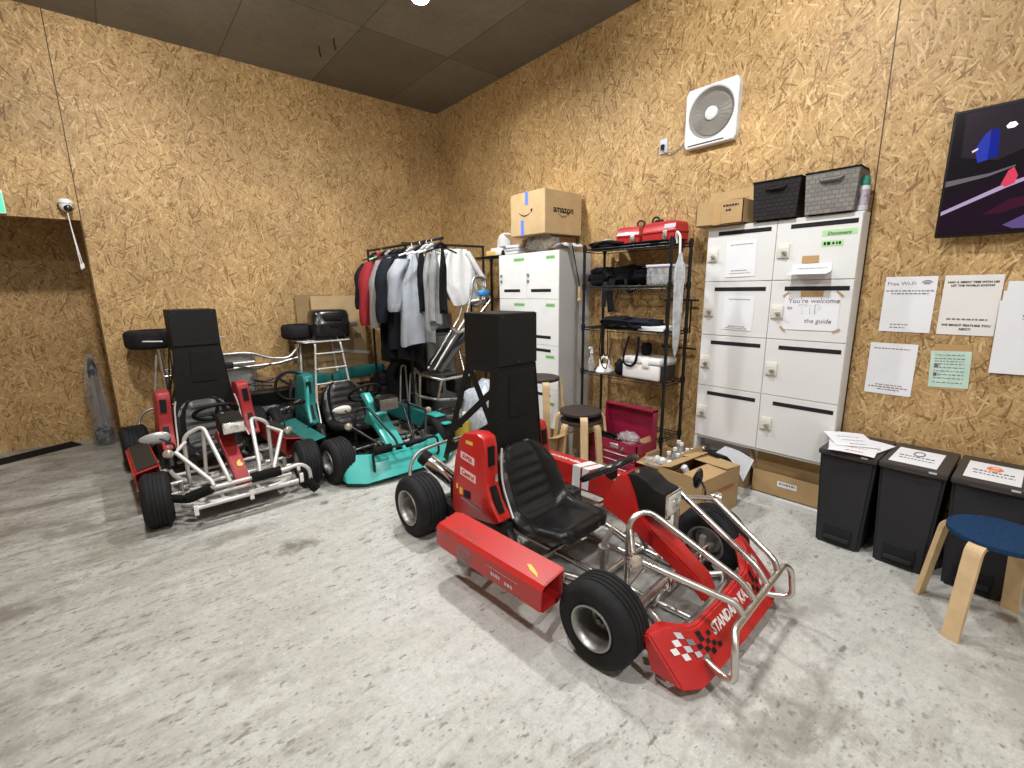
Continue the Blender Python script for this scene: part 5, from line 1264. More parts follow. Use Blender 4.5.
# ------------------------------------------------------------------ the smaller locker
def build_small_locker():  # locker coordinates below were scaled about the camera, then written as plain numbers
    X = 3.050; y0, y1, z1 = 2.928, 3.775, 1.841; ym = 3.357
    t = thing('locker', 'smaller white locker with green labels and grey sides, under the large parcel box', 'locker', (X, (y0 + y1) / 2, 0)); o_ = V((-X, -(y0 + y1) / 2, 0))
    L = lambda *p: V(p) + o_
    bm = BM(); b2(bm, L(X + .012, y0, 0), L(WX - .006, y1, z1)); obj('cabinet_body', bm, 'lockergrey', t, 0)
    rows = [(1.409, z1 - .001), (.978, 1.409), (.555, .978), (.123, .555)]
    for r, (a, b) in enumerate(rows):
        for c, (ya, yb) in enumerate(((ym, y1), (y0, ym))):
            bm = BM(); b2(bm, L(X, ya + .0015, a + .002), L(X + .012, yb - .0015, b - .002), .002, 1); d = obj('door', bm, 'whiteg', t, 0)
            sa, sb = ((3.452, 3.695), (3.026, 3.293))[c]; zs = (1.488, 1.055, .929, .498)[r]
            bm = BM(); b2(bm, L(X - .0015, sa, zs - .014), L(X + .001, sb, zs + .014)); obj('mail_slot', bm, 'ink', d, 0)
            kc = (3.734, 3.333)[c]; kz = ((1.635, 1.580), (1.2, 1.15), (.79, .74), (.36, .31))[r]
            bm = BM()
            for k in kz: lathe(bm, [(0, .012), (.014, .011), (.016, 0), (0, 0)], L(X, kc, k), (-1, 0, 0), 14)
            obj('lock', bm, 'grey2', d)
            zl = (1.783, 1.354, .873, .42)[r]
            for yl, w in (((3.465, .16), (3.033, .12))[c],):
                bm = BM(); quad_panel(bm, L(X - .0008, yl, zl), (0, -1, 0), (0, 0, 1), w, .034, .0005); q = obj('green_label', bm, 'label', d)
                bm = BM(); paper_marks(bm, basis(L(X - .0018, yl, zl), (0, -1, 0), (0, 0, 1)), [(-w / 2 + .01, w / 2 - .01, 0, .018)]); obj('handwriting', bm, mat('label_ink', (.12, .35, .12), .7), q, 0)
    # what stands on it
    zt = z1 + .001
    t1 = thing('cardboard_box', 'open cardboard tray on the smaller locker, holding the parcel box up', 'box', (3.300, 3.395, zt)); carton(t1, (-.16, -.30, 0), (.16, .30, .138), m='carddark', flaps=(('+y', .13, 35),))
    t1 = thing('cardboard_box', 'large parcel box with a printed smile and blue tape on top of the smaller locker', 'box', (3.21, 3.25, zt + .146), 0.0)
    bm = BM(); b2(bm, (-.24, -.225, 0), (.24, .235, .372), .003, 1); obj('box_body', bm, 'cardlight', t1, 0)
    bm = BM(); b2(bm, (-.2415, -.01, .26), (-.2395, .032, .3725)); b2(bm, (-.2415, .05, 0), (-.2395, .092, .135)); b2(bm, (-.241, -.01, .371), (.1, .032, .3735)); obj('blue_tape', bm, 'bluetape', t1, 0)
    bm = BM(); smile(bm, (-.2402, .03, .205), (0, -1, 0), (0, 0, 1), .175, .036, .011); obj('smile_print', bm, 'ink', t1, 0)
    lettering('amazon', .085, (-.005, -.2262, .21), (1, 0, 0), (0, 0, 1), 'ink', t1, 'lettering', bold=.002)
    bm = BM(); smile(bm, (-.01, -.2262, .178), (1, 0, 0), (0, 0, 1), .13, .03, .008); obj('smile_print', bm, 'ink', t1, 0)
    bm = BM(); random.seed(2); loft_blob(bm, (3.131, 3.225, zt + .085), (.085, .17, .09), 5); tag(obj('plastic_bag', bm, 'clear', None, 60), 'clear plastic bag of brown paper on the smaller locker, below the parcel box', 'bag')
    bm = BM(); loft_blob(bm, (3.140, 3.225, zt + .075), (.06, .13, .075), 8); tag(obj('crumpled_paper', bm, 'cardlight', None, 40), 'crumpled brown paper inside the clear bag under the parcel box', 'paper')
    t1 = thing('wrapped_papers', 'stack of film-wrapped papers on the left front of the smaller locker', 'papers', (3.150, 3.593, zt)); 
    for k in range(3):
        bm = BM(); box(bm, (.0, .0, .016 + k * .03), (.15, .24 - k * .02, .026), (0, 0, .1 * k - .1), .008); obj('paper_pack', bm, 'grey1' if k % 2 else 'paper', t1)
    t1 = thing('plastic_sleeve', 'pale plastic sleeve hanging over the right top edge of the smaller locker', 'sleeve', (3.206, 2.923, zt)); bm = BM()
    random.seed(6); secs = []
    for k in range(9):
        u = k / 8; y = .12 - .16 * u; z = .03 + .03 * math.sin(u * 3) - .0 * u; secs.append([(x + .02 * math.sin(u * 4), y, z + .008 * math.sin(i * 1.7 + k)) for i, x in enumerate([-.12 + .03 * i for i in range(9)])] + [(x + .02 * math.sin(u * 4), y, z - .006) for x in [-.12 + .03 * i for i in range(9)][::-1]])
    loft(bm, secs); obj('sleeve_film', bm, 'grey1', t1, 60)
    t1 = thing('umbrella', 'thin grey umbrella with a wooden handle leaning on the side of the smaller locker', 'umbrella', (0, 0, 0)); t1.location = (3.225, 2.886, 1.88)
    bm = BM(); tube(bm, [(-.09, .0, .01), (.02, -.01, -.30)], .022, 0, 8, flat=.3, r_end=.008); obj('folded_canopy', bm, 'steelgrey', t1)
    bm = BM(); tube(bm, [(-.07, -.015, .01), (.04, -.02, -.38)], .005, 0, 6); obj('shaft', bm, 'black', t1)
    bm = BM(); tube(bm, [(.035, -.02, -.36), (.035, -.02, -.45), (.035, -.02, -.48)], .017, 0, 10); ball(bm, (.035, -.02, -.48), .022); obj('handle', bm, 'wood', t1)

def loft_blob(bm, c, s, seed=1, n=3):
    random.seed(seed); vs = bmesh.ops.create_icosphere(bm, subdivisions=n, radius=1)['verts']
    ph = [random.uniform(0, 6) for _ in range(9)]
    for v in vs:
        p = v.co
        k = 1 + .10 * math.sin(5 * p.x + ph[0]) * math.sin(4 * p.y + ph[1]) + .08 * math.sin(9 * p.z + ph[2] + 3 * p.x) + .06 * math.sin(13 * p.y + ph[3] + 5 * p.z) + .04 * math.sin(17 * p.x + 11 * p.z + ph[4])
        q = V((abs(p.x) ** .8 * (1 if p.x > 0 else -1), abs(p.y) ** .8 * (1 if p.y > 0 else -1), abs(p.z) ** .8 * (1 if p.z > 0 else -1)))
        v.co = V(c) + V((q.x * s[0] * k, q.y * s[1] * k, max(-1.0, q.z * k) * s[2]))
    return vs

# ------------------------------------------------------------------ the black wire shelf
def wire_rack(t, x0, x1, y0, y1, tiers, ztop, m='tubeblack', r=.0125, step=.025):
    for (x, y) in ((x0, y0), (x1, y0), (x0, y1), (x1, y1)):
        bm = BM(); cyl(bm, (x, y, 0), (x, y, ztop), r, n=12); lathe(bm, [(0, 0), (r + .004, 0), (r + .004, .02), (r, .03)], (x, y, 0), n=12); lathe(bm, [(r + .002, 0), (0, .006)], (x, y, ztop), n=12)
        for z in tiers: lathe(bm, [(r, -.025), (r + .005, -.025), (r + .007, .025), (r, .025)], (x, y, z), n=12)
        obj('post', bm, m, t)
    for z in tiers:
        bm = BM()
        for zz, rr in ((z, .0045), (z - .022, .0035)):
            for a, b in (((x0, y0, zz), (x1, y0, zz)), ((x1, y0, zz), (x1, y1, zz)), ((x1, y1, zz), (x0, y1, zz)), ((x0, y1, zz), (x0, y0, zz))): cyl(bm, a, b, rr, n=6)
        y = y0 + step
        while y < y1: cyl(bm, (x0, y, z + .003), (x1, y, z + .003), .0022, n=5); y += step
        for x in (x0 + (x1 - x0) * .33, x0 + (x1 - x0) * .67): cyl(bm, (x, y0, z - .004), (x, y1, z - .004), .0035, n=5)
        obj('wire_shelf', bm, m, t)

def cloth_blob(name, label, cat, c, s, seed, m='cloth_black', strap=None):
    bm = BM(); loft_blob(bm, (0, 0, s[2]), s, seed); o = obj(name, bm, m, None, 60, loc=c); tag(o, label, cat)
    if strap:
        b = BM(); tube(b, strap, .012, .05, 8, flat=.35); obj('strap', b, m, o)
    return o

def build_shelf():  # rack and most item positions scaled about the camera, baked into these numbers
    t = thing('wire_rack', 'tall black wire rack with five shelves between the two white lockers', 'shelf', (3.272, 2.301, 0))
    x0, x1, y0, y1 = -.135, .137, -.418, .407; tiers = (.321, .772, 1.165, 1.514, 1.825)
    wire_rack(t, x0, x1, y0, y1, tiers, 1.863)
    Z = {k: z + .006 for k, z in zip('abcde', tiers)}
    # red steel cases on top
    for nm, lb, y, w, rz, h in (('first_aid_case', 'red steel case with ring latches, the left one on top of the wire rack', 2.43, .105, .15, .165), ('first_aid_case', 'red steel case, the right and longer one on top of the wire rack', 2.115, .155, -.08, .175)):
        t1 = thing(nm, lb, 'case', (3.45, y, Z['e'] + .002), rz); d = .12
        def rr(k, z, kk=1.0): return [(-d * k, -w * k * kk, z), (d * k, -w * k * kk, z), (d * k, w * k * kk, z), (-d * k, w * k * kk, z)]
        bm = BM(); loft(bm, [rr(.90, 0), rr(1.0, .012), rr(1.0, h * .50)]); bmesh.ops.bevel(bm, geom=bm.edges[:], offset=.006, segments=2, affect='EDGES'); obj('lower_shell', bm, 'firstaid', t1)
        bm = BM(); loft(bm, [rr(1.035, h * .50), rr(1.035, h * .56), rr(.99, h * .60), rr(.93, h * .92), rr(.80, h)]); bmesh.ops.bevel(bm, geom=bm.edges[:], offset=.005, segments=2, affect='EDGES'); obj('lid', bm, 'firstaid', t1)
        bm = BM(); b2(bm, (-d - .012, -w * .45 - .02, h * .28), (-d - .002, -w * .45 + .02, h * .58), .003); tube(bm, ring_pts((-d - .012, -w * .45, h * .3), .016, (1, 0, 0), 18), .004, 0, 6, closed=True); obj('latch', bm, 'tubedull', t1)
        bm = BM()
        for yy in ((-w * .55,) if w < .15 else (w * .75,)): tube(bm, ring_pts((.0, yy, h + .026), .028, (1, .3, 0), 22), .008, 0, 8, closed=True)
        obj('ring_handle', bm, 'engine', t1)
        if w > .15:
            bm = BM(); quad_panel(bm, (-d * .975, -.105, h * .76), (0, -1, 0), (.15, 0, 1), .10, .03, .001); obj('name_plate', bm, 'grey1', t1); bm = BM(); tube(bm, [(-.03, .10, h), (-.03, .09, h + .02), (-.03, .03, h + .02), (-.03, .02, h)], .008, .02, 8); obj('carry_handle', bm, 'black', t1)
    cloth_blob('black_bag', 'flat black cloth bag spread under the left red case on the wire rack', 'bag', (3.253, 2.565, Z['e']), (.12, .14, .03), 4)
    cloth_blob('black_bag', 'thin black cloth under the right red case on the wire rack top', 'bag', (3.253, 2.131, Z['e']), (.13, .26, .012), 14)
    t1 = thing('white_cup', 'small white tub behind the left red case on the wire rack', 'tub', (3.357, 2.631, Z['e'])); bm = BM(); lathe(bm, [(0, 0), (.035, 0), (.04, .08), (.042, .085), (0, .085)], (0, 0, 0), n=20); obj('tub_body', bm, 'whiteg', t1)
    # second shelf: bags and a clear case
    for y, lb, sd, sy in ((2.70, 'black bag at the left end of the second shelf of the wire rack', 21, .165), (2.44, 'black bag at the middle of the second shelf of the wire rack', 22, .13), (2.27, 'dark pouch beside the clear case on the second shelf of the wire rack', 23, .075)):
        o = cloth_blob('black_bag', lb, 'bag', (3.43, y, Z['d']), (.13, sy, .085 if sy > .1 else .07), sd, 'cloth_black')
        if sd == 22:
            b = BM(); tube(b, [(-.145, .08, .06), (-.165, .09, -.08), (-.16, .07, -.22)], .035, .05, 8, flat=.4); obj('hanging_strap', b, 'cloth_black', o); b = BM(); tube(b, [(-.14, -.06, .05), (-.17, -.08, -.03), (-.16, -.12, -.05), (-.15, -.16, -.02)], .014, .04, 8); obj('strap', b, 'cloth_black', o)
        if sd == 21:
            b = BM(); tube(b, [(-.13, -.04, .12), (-.145, .0, .15), (-.13, .06, .12)], .012, .04, 8); obj('handle', b, 'cloth_black', o)
            b = BM(); tube(b, [(-.14, -.10, .03), (-.17, -.12, -.06), (-.165, -.11, -.18)], .026, .05, 8, flat=.4); obj('hanging_strap', b, 'cloth_navy', o)
    t1 = thing('clear_case', 'clear plastic case with a grey lid at the right end of the second rack shelf', 'case', (3.253, 1.971, Z['d']))
    bm = BM(); b2(bm, (-.13, -.085, 0), (.13, .105, .13), .01); obj('case_body', bm, 'clear', t1); bm = BM(); b2(bm, (-.135, -.09, .13), (.135, .11, .15), .006); obj('lid', bm, 'grey1', t1); bm = BM(); b2(bm, (-.10, -.06, .01), (.10, .08, .08), .01); obj('contents', bm, 'steelgrey', t1)
    t1 = thing('umbrella', 'folded clear umbrella hanging by its white hook at the right front post of the rack', 'umbrella', (3.102, 1.796, 1.87))
    bm = BM(); tube(bm, [(.03, .04, -.06), (.02, .045, .0), (.0, .03, .02), (-.005, -.0, -.01), (-.005, -.005, -.14)], .008, .03, 10); obj('hook_handle', bm, 'white', t1)
    bm = BM(); secs = []
    for z, r in ((-.13, .010), (-.18, .018), (-.22, .030), (-.30, .036), (-.34, .031), (-.60, .027), (-.80, .017), (-.86, .007)):
        secs.append([(-.005 + r * (1 + .25 * math.cos(6 * q)) * math.cos(q) * .7, -.01 + r * (1 + .25 * math.cos(6 * q + .5)) * math.sin(q), z) for q in [2 * PI * i / 36 for i in range(36)]])
    loft(bm, secs); obj('folded_canopy', bm, 'umbfilm', t1, 50); bm = BM(); cyl(bm, (-.005, -.008, -.14), (-.005, -.008, -.88), .005, n=8); obj('shaft', bm, 'tube', t1)
    # third shelf: cloths, sheets, cables
    o = cloth_blob('folded_apron', 'black folded cloth on the middle shelf of the wire rack', 'cloth', (3.244, 2.376, Z['c']), (.13, .17, .05), 31); cloth_blob('folded_apron', 'dark grey folded cloth on the middle shelf of the wire rack', 'cloth', (3.244, 2.141, Z['c']), (.13, .13, .045), 32, 'cloth_navy')
    t1 = thing('paper_stack', 'low stack of white papers on the right of the middle rack shelf', 'papers', (3.244, 2.018, Z['c']))
    for k in range(3):
        bm = BM(); box(bm, (0, 0, .006 + .011 * k), (.24, .23, .010), (0, 0, .06 * k - .05), .002, 1); obj('paper_pack', bm, 'paper', t1)
    t1 = thing('small_frame', 'small black picture frame standing at the back of the middle rack shelf', 'frame', (3.381, 1.943, Z['c'])); bm = BM(); b2(bm, (-.012, -.035, 0), (0, .035, .13), .003); obj('frame_board', bm, 'black', t1)
    for k, (pts, lb) in enumerate((([(3.112, 2.452, Z['c'] + .02), (3.126, 2.471, 1.02), (3.121, 2.452, .93), (3.126, 2.424, .95), (3.121, 2.424, Z['c'])], 'black cable loop hanging from the middle rack shelf, the shorter of the two'), ([(3.117, 2.490, Z['c'] + .02), (3.121, 2.508, .95), (3.121, 2.471, .84), (3.126, 2.433, .82), (3.121, 2.405, .95)], 'black cable hanging lowest from the middle rack shelf'))):
        bm = BM(); tube(bm, pts, .005, .05, 6); tag(obj('cable', bm, 'black'), lb, 'cable')
    # fourth shelf: cooler, spray bottle, steamer
    t1 = thing('cooler_box', 'white cooler box with a dark end on the lower shelf of the wire rack', 'cooler', (3.263, 2.108, Z['b']))
    bm = BM(); b2(bm, (-.12, -.17, 0), (.12, .175, .125), .012); obj('cooler_body', bm, 'whiteg', t1); bm = BM(); b2(bm, (-.128, -.178, .125), (.128, .183, .172), .014); obj('lid', bm, 'whiteg', t1)
    bm = BM(); b2(bm, (-.10, -.1745, .005), (.11, -.169, .118)); obj('end_panel', bm, 'binlid', t1, 0); bm = BM(); b2(bm, (-.131, -.08, .10), (-.119, -.02, .15), .004); obj('latch', bm, 'white', t1)
    bm = BM(); tube(bm, [(3.102, 2.197, 1.12), (3.112, 2.244, .99), (3.121, 2.263, .90), (3.135, 2.207, .87), (3.131, 2.150, .90), (3.121, 2.122, 1.0), (3.112, 2.112, 1.12)], .011, .06, 8, flat=.4); tag(obj('shoulder_strap', bm, 'cloth_black', None, 60), 'black strap hanging in front of the white cooler box', 'strap')
    cloth_blob('black_pouch', 'small black pouch on the lower rack shelf left of the cooler', 'pouch', (3.168, 2.315, Z['b']), (.05, .035, .07), 41)
    cloth_blob('black_pouch', 'small black pouch lying on the cooler lid', 'pouch', (3.300, 2.159, Z['b'] + .173), (.05, .035, .055), 42)
    t1 = thing('handheld_steamer', 'white handheld steamer with a loop handle on the lower rack shelf', 'steamer', (3.206, 2.508, Z['b'])); bm = BM(); lathe(bm, [(0, 0), (.085, 0), (.09, .015), (.07, .045), (.035, .07), (0, .075)], (0, 0, 0), n=24, sx=.8, sy=1.1); obj('steamer_body', bm, 'whiteg', t1)
    bm = BM(); tube(bm, [(-.01, .045, .05), (-.01, .05, .11), (-.01, .0, .145), (-.01, -.05, .11), (-.01, -.045, .05)], .011, .05, 10); obj('handle', bm, 'whiteg', t1)
    t1 = thing('spray_bottle', 'clear spray bottle on the lower rack shelf at the left post', 'bottle', (3.178, 2.640, Z['b'])); bm = BM(); lathe(bm, [(0, 0), (.028, 0), (.03, .01), (.03, .10), (.012, .14), (.012, .16), (0, .16)], (0, 0, 0), n=20); obj('bottle_body', bm, 'clear', t1); bm = BM(); lathe(bm, [(0, .158), (.015, .158), (.015, .18), (.009, .2), (.009, .215), (0, .215)], (0, 0, 0), n=16); b2(bm, (-.035, -.008, .195), (.01, .008, .215), .003); obj('spray_head', bm, 'white', t1)
    bm = BM()
    for a, b in (((3.447, 1.872, 1.14), (3.447, 1.872, 1.40)), ((3.447, 2.084, 1.0), (3.447, 2.084, 1.40)), ((3.447, 1.811, 1.40), (3.447, 2.112, 1.40)), ((3.447, 1.811, 1.02), (3.447, 2.112, 1.02))): cyl(bm, a, b, .007, n=8)
    tag(obj('wall_bracket_frame', bm, 'tubeblack'), 'thin black metal frame on the wall behind the middle of the wire rack', 'frame')

# ------------------------------------------------------------------ stools, bins, chest, cartons in front
def stool(name, label, loc, rz, seatm, group=None, hz=.45, r=.172, leg_r=.215, n=4, seat_t=.03):
    t = thing(name, label, 'stool', loc, rz, group)
    bm = BM(); lathe(bm, [(0, hz - seat_t), (r - .008, hz - seat_t), (r, hz - seat_t + .006), (r, hz - .006), (r - .008, hz), (0, hz)], (0, 0, 0), n=48); obj('seat', bm, seatm, t)
    for k in range(n):
        a = 2 * PI * k / n + PI / 4; d = V((math.cos(a), math.sin(a), 0)); nn = V((-d.y, d.x, 0))
        # bent plywood strip: under the seat, round the bend, down to the floor
        path = fillet([d * .06 + V((0, 0, hz - seat_t - .012)), d * (leg_r - .03) + V((0, 0, hz - seat_t - .010 + .022)), d * (leg_r + .022)], .05, 7)
        bm = BM(); prev = None; w = .029; th = .010
        pts = [V(p) for p in path]
        for i, p in enumerate(pts):
            tan = (pts[min(i + 1, len(pts) - 1)] - pts[max(i - 1, 0)]).normalized(); up = nn.cross(tan)
            ring = [bm.verts.new(p + nn * (w * s1) + up * (th * s2)) for s1, s2 in ((-1, -1), (1, -1), (1, 1), (-1, 1))]
            if prev:
                for q in range(4): bm.faces.new((prev[q], prev[(q + 1) % 4], ring[(q + 1) % 4], ring[q]))
            else: bm.faces.new(ring[::-1])
            prev = ring
        bm.faces.new(prev); obj('leg', bm, 'wood', t, 40)
    return t

def build_front():
    stool('stool', 'stool with a navy blue seat and birch legs in front of the black bins', (2.765, .017, 0), math.radians(26), 'blueseat')
    bx, by = 2.80, 2.43
    s1 = stool('stool', 'brown seat stool beside the red tool chest, the upper of the two stacked', (bx, by, .072), math.radians(5), 'brownseat', hz=.452)
    s2 = stool('stool', 'brown seat stool beside the red tool chest, the lower of the two stacked', (bx + .006, by - .004, 0), math.radians(40), 'brownseat', hz=.449)
    stool('stool', 'tall brown seat birch stool behind the black box tower by the smaller locker', (2.74, 2.85, 0), .3, 'brownseat', hz=.753)
    # three pedal bins
    proto = None
    for i, (y, x, lb) in enumerate(((.645, 3.0, 'black pedal bin strewn with loose papers, the nearest to the locker'), (.365, 3.0, 'black pedal bin with one white notice on its lid, the middle of three'), (.080, 3.0, 'black pedal bin with a red and white notice, partly behind the blue stool'))):
        if proto is None:
            t = proto = thing('pedal_bin', lb, 'bin', (0, 0, 0), 0, 'pedal bins along the right wall')
            bm = BM(); W, D, H = .134, .22, .545
            def ring(k, z, kx=None): kx = k if kx is None else kx; return [(-D * kx, -W * k, z), (D * kx, -W * k, z), (D * kx, W * k, z), (-D * kx, W * k, z)]
            vs = loft(bm, [ring(.80, .0, .93), ring(.985, H)])
            bmesh.ops.bevel(bm, geom=[e for e in bm.edges if abs((e.verts[0].co - e.verts[1].co).z) > .1], offset=.014, segments=3, affect='EDGES'); obj('bin_body', bm, 'bin', t, 35)
            bm = BM(); b2(bm, (-D + .006, -.068, .022), (-D + .03, .068, .125), .003, 1); obj('pedal_recess', bm, 'ink', t)
            bm = BM(); b2(bm, (-D - .010, -.060, .040), (-D + .03, .060, .062), .004); obj('pedal', bm, 'bin', t)
            bm = BM(); b2(bm, (-D - .012, -W - .004, H), (D + .004, W + .004, H + .032), .008); b2(bm, (-D - .016, -.07, H + .002), (-D - .006, .07, H + .012), .003); o = obj('lid', bm, 'binlid', t)
            bm = BM(); b2(bm, (-D - .0135, -.095, H + .022), (-D - .009, -.065, H + .030)); obj('lid_tab', bm, 'grey1', o, 0)
        else:
            t = copy_tree(proto); t['label'] = lb
        t.location = (x + .232, y, 0)
    zl = .5785
    for y, lb, ik in ((.375, 'white notice sheet stuck on the middle bin lid', 'greyink'), (.085, 'white notice sheet with red print on the bin lid behind the blue stool', 'orangeink')):
        t = thing('notice_sheet', lb, 'notice', (3.20, y, zl)); bm = BM(); mx = None
        quad_panel(bm, (0, 0, 0), (0, -1, 0), (1, 0, 0), .195, .30, .0008); obj('sheet', bm, 'paper', t)
        bm = BM(); tube(bm, ring_pts((.06, .0, .0016), .022, (0, 0, 1), 24, .042), .0035, 0, 5, closed=True)
        if ik == 'orangeink': b2(bm, (.045, -.03, .0005), (.075, .03, .0018))
        obj('emblem', bm, ik, t); bm = BM(); paper_marks(bm, basis((0, 0, .0004), (0, -1, 0), (1, 0, 0)), [(-.075, .07, .0, .02), (-.07, .075, -.05, .016)]); obj('print', bm, 'greyink', t, 0)
    for k, (x, y, rz, lb) in enumerate(((3.17, .67, .25, 'bottom sheet of the loose papers on the bin next to the locker'), (3.19, .62, -.2, 'middle sheet of the loose papers on the bin next to the locker'), (3.12, .64, .1, 'front sheet with red print of the loose papers on the bin next to the locker'), (3.24, .69, .5, 'top sheet of the loose papers on the bin next to the locker'))):
        t = thing('paper_sheet', lb, 'paper', (x, y, zl + .002 + .0045 * k), rz); bm = BM(); quad_panel(bm, (0, 0, 0), (0, -1, 0), (1, 0, 0), .21, .29, .0008, bend=.004); obj('sheet', bm, 'paper', t)
        bm = BM(); paper_marks(bm, basis((0, 0, .005), (0, -1, 0), (1, 0, 0)), [(-.06, .05, .04, .008), (-.05, .06, -.03, .008), (-.03, .05, -.10, .01)]); obj('print', bm, 'redink' if k in (1, 2) else 'greyink', t, 0)
    # tool chest with its lid up
    t = thing('tool_chest', 'open red tool chest with drawers below the wire rack', 'tool chest', (2.955, 2.115, 0))
    bm = BM(); x0, x1, y0, y1, h = -.135, .13, -.225, .235, .335
    b2(bm, (x0, y0, 0), (x1, y1, .012)); b2(bm, (x0, y0, 0), (x0 + .008, y1, h)); b2(bm, (x1 - .008, y0, 0), (x1, y1, h)); b2(bm, (x0, y0, 0), (x1, y0 + .008, h)); b2(bm, (x0, y1 - .008, 0), (x1, y1, h)); b2(bm, (x0, y0, .25), (x1, y1, .256)); obj('chest_body', bm, 'magenta', t, 0)
    bm = BM(); b2(bm, (x1 - .006, y0, h), (x1 + .004, y1, h + .235), .004, 1); b2(bm, (x1 - .06, y0, h + .225), (x1, y1, h + .235)); b2(bm, (x1 - .06, y0, h), (x1, y0 + .008, h + .235)); b2(bm, (x1 - .06, y1 - .008, h), (x1, y1, h + .235)); obj('lid', bm, 'magenta', t, 0)
    for z in (.02, .08, .14, .20):
        bm = BM(); b2(bm, (x0 - .008, y0 + .02, z), (x0, y1 - .02, z + .05), .003, 1); d = obj('drawer', bm, 'magenta', t); bm = BM(); b2(bm, (x0 - .018, y0 + .08, z + .036), (x0 - .008, y1 - .08, z + .044), .002, 1); obj('drawer_handle', bm, 'tube', d)
    bm = BM(); b2(bm, (x0 - .006, -.06, .275), (x0, .02, .312), .003, 1); lathe(bm, [(0, .012), (.012, .01), (.014, 0)], (x0, -.1, .285), (-1, 0, 0), 14); obj('latch', bm, 'tube', t)
    random.seed(12)
    for k, (y, ln, rz, lb) in enumerate(((-.14, .18, .3, 'silver spanner lying in the open tool chest, nearest the right end'), (-.02, .22, -.25, 'silver spanner lying in the middle of the open tool chest'), (.10, .2, .1, 'silver spanner lying in the open tool chest, nearest the stools'))):
        bm = BM(); bar(bm, (-ln / 2, 0, .012), (ln / 2, 0, .012), .016, .008, (0, 0, 1)); lathe(bm, [(.010, -.005), (.02, -.005), (.02, .005), (.010, .005), (.010, -.005)], (ln / 2 + .012, 0, .012), (0, 0, 1), 14); lathe(bm, [(.008, -.005), (.016, -.005), (.016, .005), (.008, .005), (.008, -.005)], (-ln / 2 - .01, 0, .012), (0, 0, 1), 14)
        tag(obj('spanner', bm, 'chrome', None, 40, loc=(2.92, 2.16 + y, .312 + .012 * k), rot=(0, 0, PI / 2 + rz)), lb, 'tool')
    bm = BM(); loft_blob(bm, (2.94, 2.05, .34), (.06, .08, .05), 7); tag(obj('plastic_bag', bm, 'clear', None, 60), 'crumpled clear plastic bag in the open tool chest', 'bag')
    bm = BM(); loft_blob(bm, (2.97, 2.26, .29), (.08, .10, .04), 9); tag(obj('dark_cloth', bm, 'cloth_black', None, 60), 'dark rag in the open tool chest', 'rag')
    # large carton in front of the locker
    t = thing('cardboard_box', 'large cardboard box on the floor between the white locker and the red kart wheel', 'box', (2.90, 1.43, 0), math.radians(-4))
    carton(t, (-.23, -.16, 0), (.22, .175, .300), flaps=(('-y', .145, 177), ('+y', .10, 165), ('+x', .17, 175)))
    bm = BM(); paper_marks(bm, basis((-.2312, .05, .20), (0, -1, 0), (0, 0, 1)), [(-.10, -.02, 0, .03)]); obj('box_print', bm, 'carddark', t, 0)
    bm = BM(); paper_marks(bm, basis((.0, -.1612, .15), (1, 0, 0), (0, 0, 1)), [(-.12, .15, .03, .03)]); obj('red_print', bm, mat('faded_print', (.42, .16, .08), .8), t, 0)
    t = thing('marker_cap_bottle', 'white capped small bottle lying in the large open cardboard box', 'bottle', (2.83, 1.49, .25)); bm = BM(); lathe(bm, [(0, 0), (.022, 0), (.024, .01), (.024, .05), (.012, .06), (0, .06)], (0, 0, 0), (-.3, .3, .8), 18); obj('bottle_cap', bm, 'white', t)
    bm = BM(); b2(bm, (2.72, 1.31, .008), (3.07, 1.56, .2), .01, 1); tag(obj('packed_goods', bm, 'carddark', None, 0), 'brown packed goods inside the large open cardboard box', 'goods')
    # bottle carton
    t = thing('cardboard_box', 'open cardboard box full of clear bottles between tool chest and locker', 'box', (3.08, 1.735, 0))
    carton(t, (-.14, -.16, 0), (.16, .15, .24), flaps=(('-x', .13, -10), ('+y', .13, 60), ('-y', .09, 110)))
    random.seed(4)
    spots = [(-.08, -.08), (-.02, -.09), (.05, -.08), (.11, -.09), (-.07, .0), (.0, -.01), (.07, -.02), (.12, .03)]
    first = None
    for k, (dx, dy) in enumerate(spots):
        if first is None:
            first = r = thing('bottle', 'clear bottle with a white cap standing in the open box beside the tool chest', 'bottle', (0, 0, 0), 0, 'clear bottles in the carton')
            bm = BM(); lathe(bm, [(0, 0), (.024, 0), (.026, .01), (.026, .17), (.012, .20), (.012, .215), (0, .215)], (0, 0, 0), n=16); obj('bottle_body', bm, 'clear', r); bm = BM(); lathe(bm, [(0, .213), (.015, .213), (.015, .235), (0, .236)], (0, 0, 0), n=14); obj('cap', bm, 'white', r)
        else: r = copy_tree(first)
        r.location = (3.08 + dx, 1.735 + dy, .075 + random.uniform(-.02, .03))
    bm = BM(); b2(bm, (2.955, 1.59, .006), (3.225, 1.87, .072)); tag(obj('packed_goods', bm, 'grey2', None, 0), 'grey goods filling the bottom of the bottle box', 'goods')
    for k, (x, y, z) in enumerate(((2.86, 1.695, .275), (2.875, 1.645, .265), (2.89, 1.755, .265))):  # white caps, shaped as plain balls
        bm = BM(); ball(bm, (x, y, z), .024); tag(obj('plastic_cap', bm, 'white'), ('small white cap in the clear wrap on the bottle box flap, %s' % ('topmost', 'nearest the locker', 'nearest the tool chest')[k]), 'ball')
    bm = BM(); loft_blob(bm, (2.86, 1.725, .255), (.07, .10, .03), 17); tag(obj('plastic_wrap', bm, 'clear', None, 60), 'crumpled clear wrap lying on the flap of the bottle box', 'wrap')
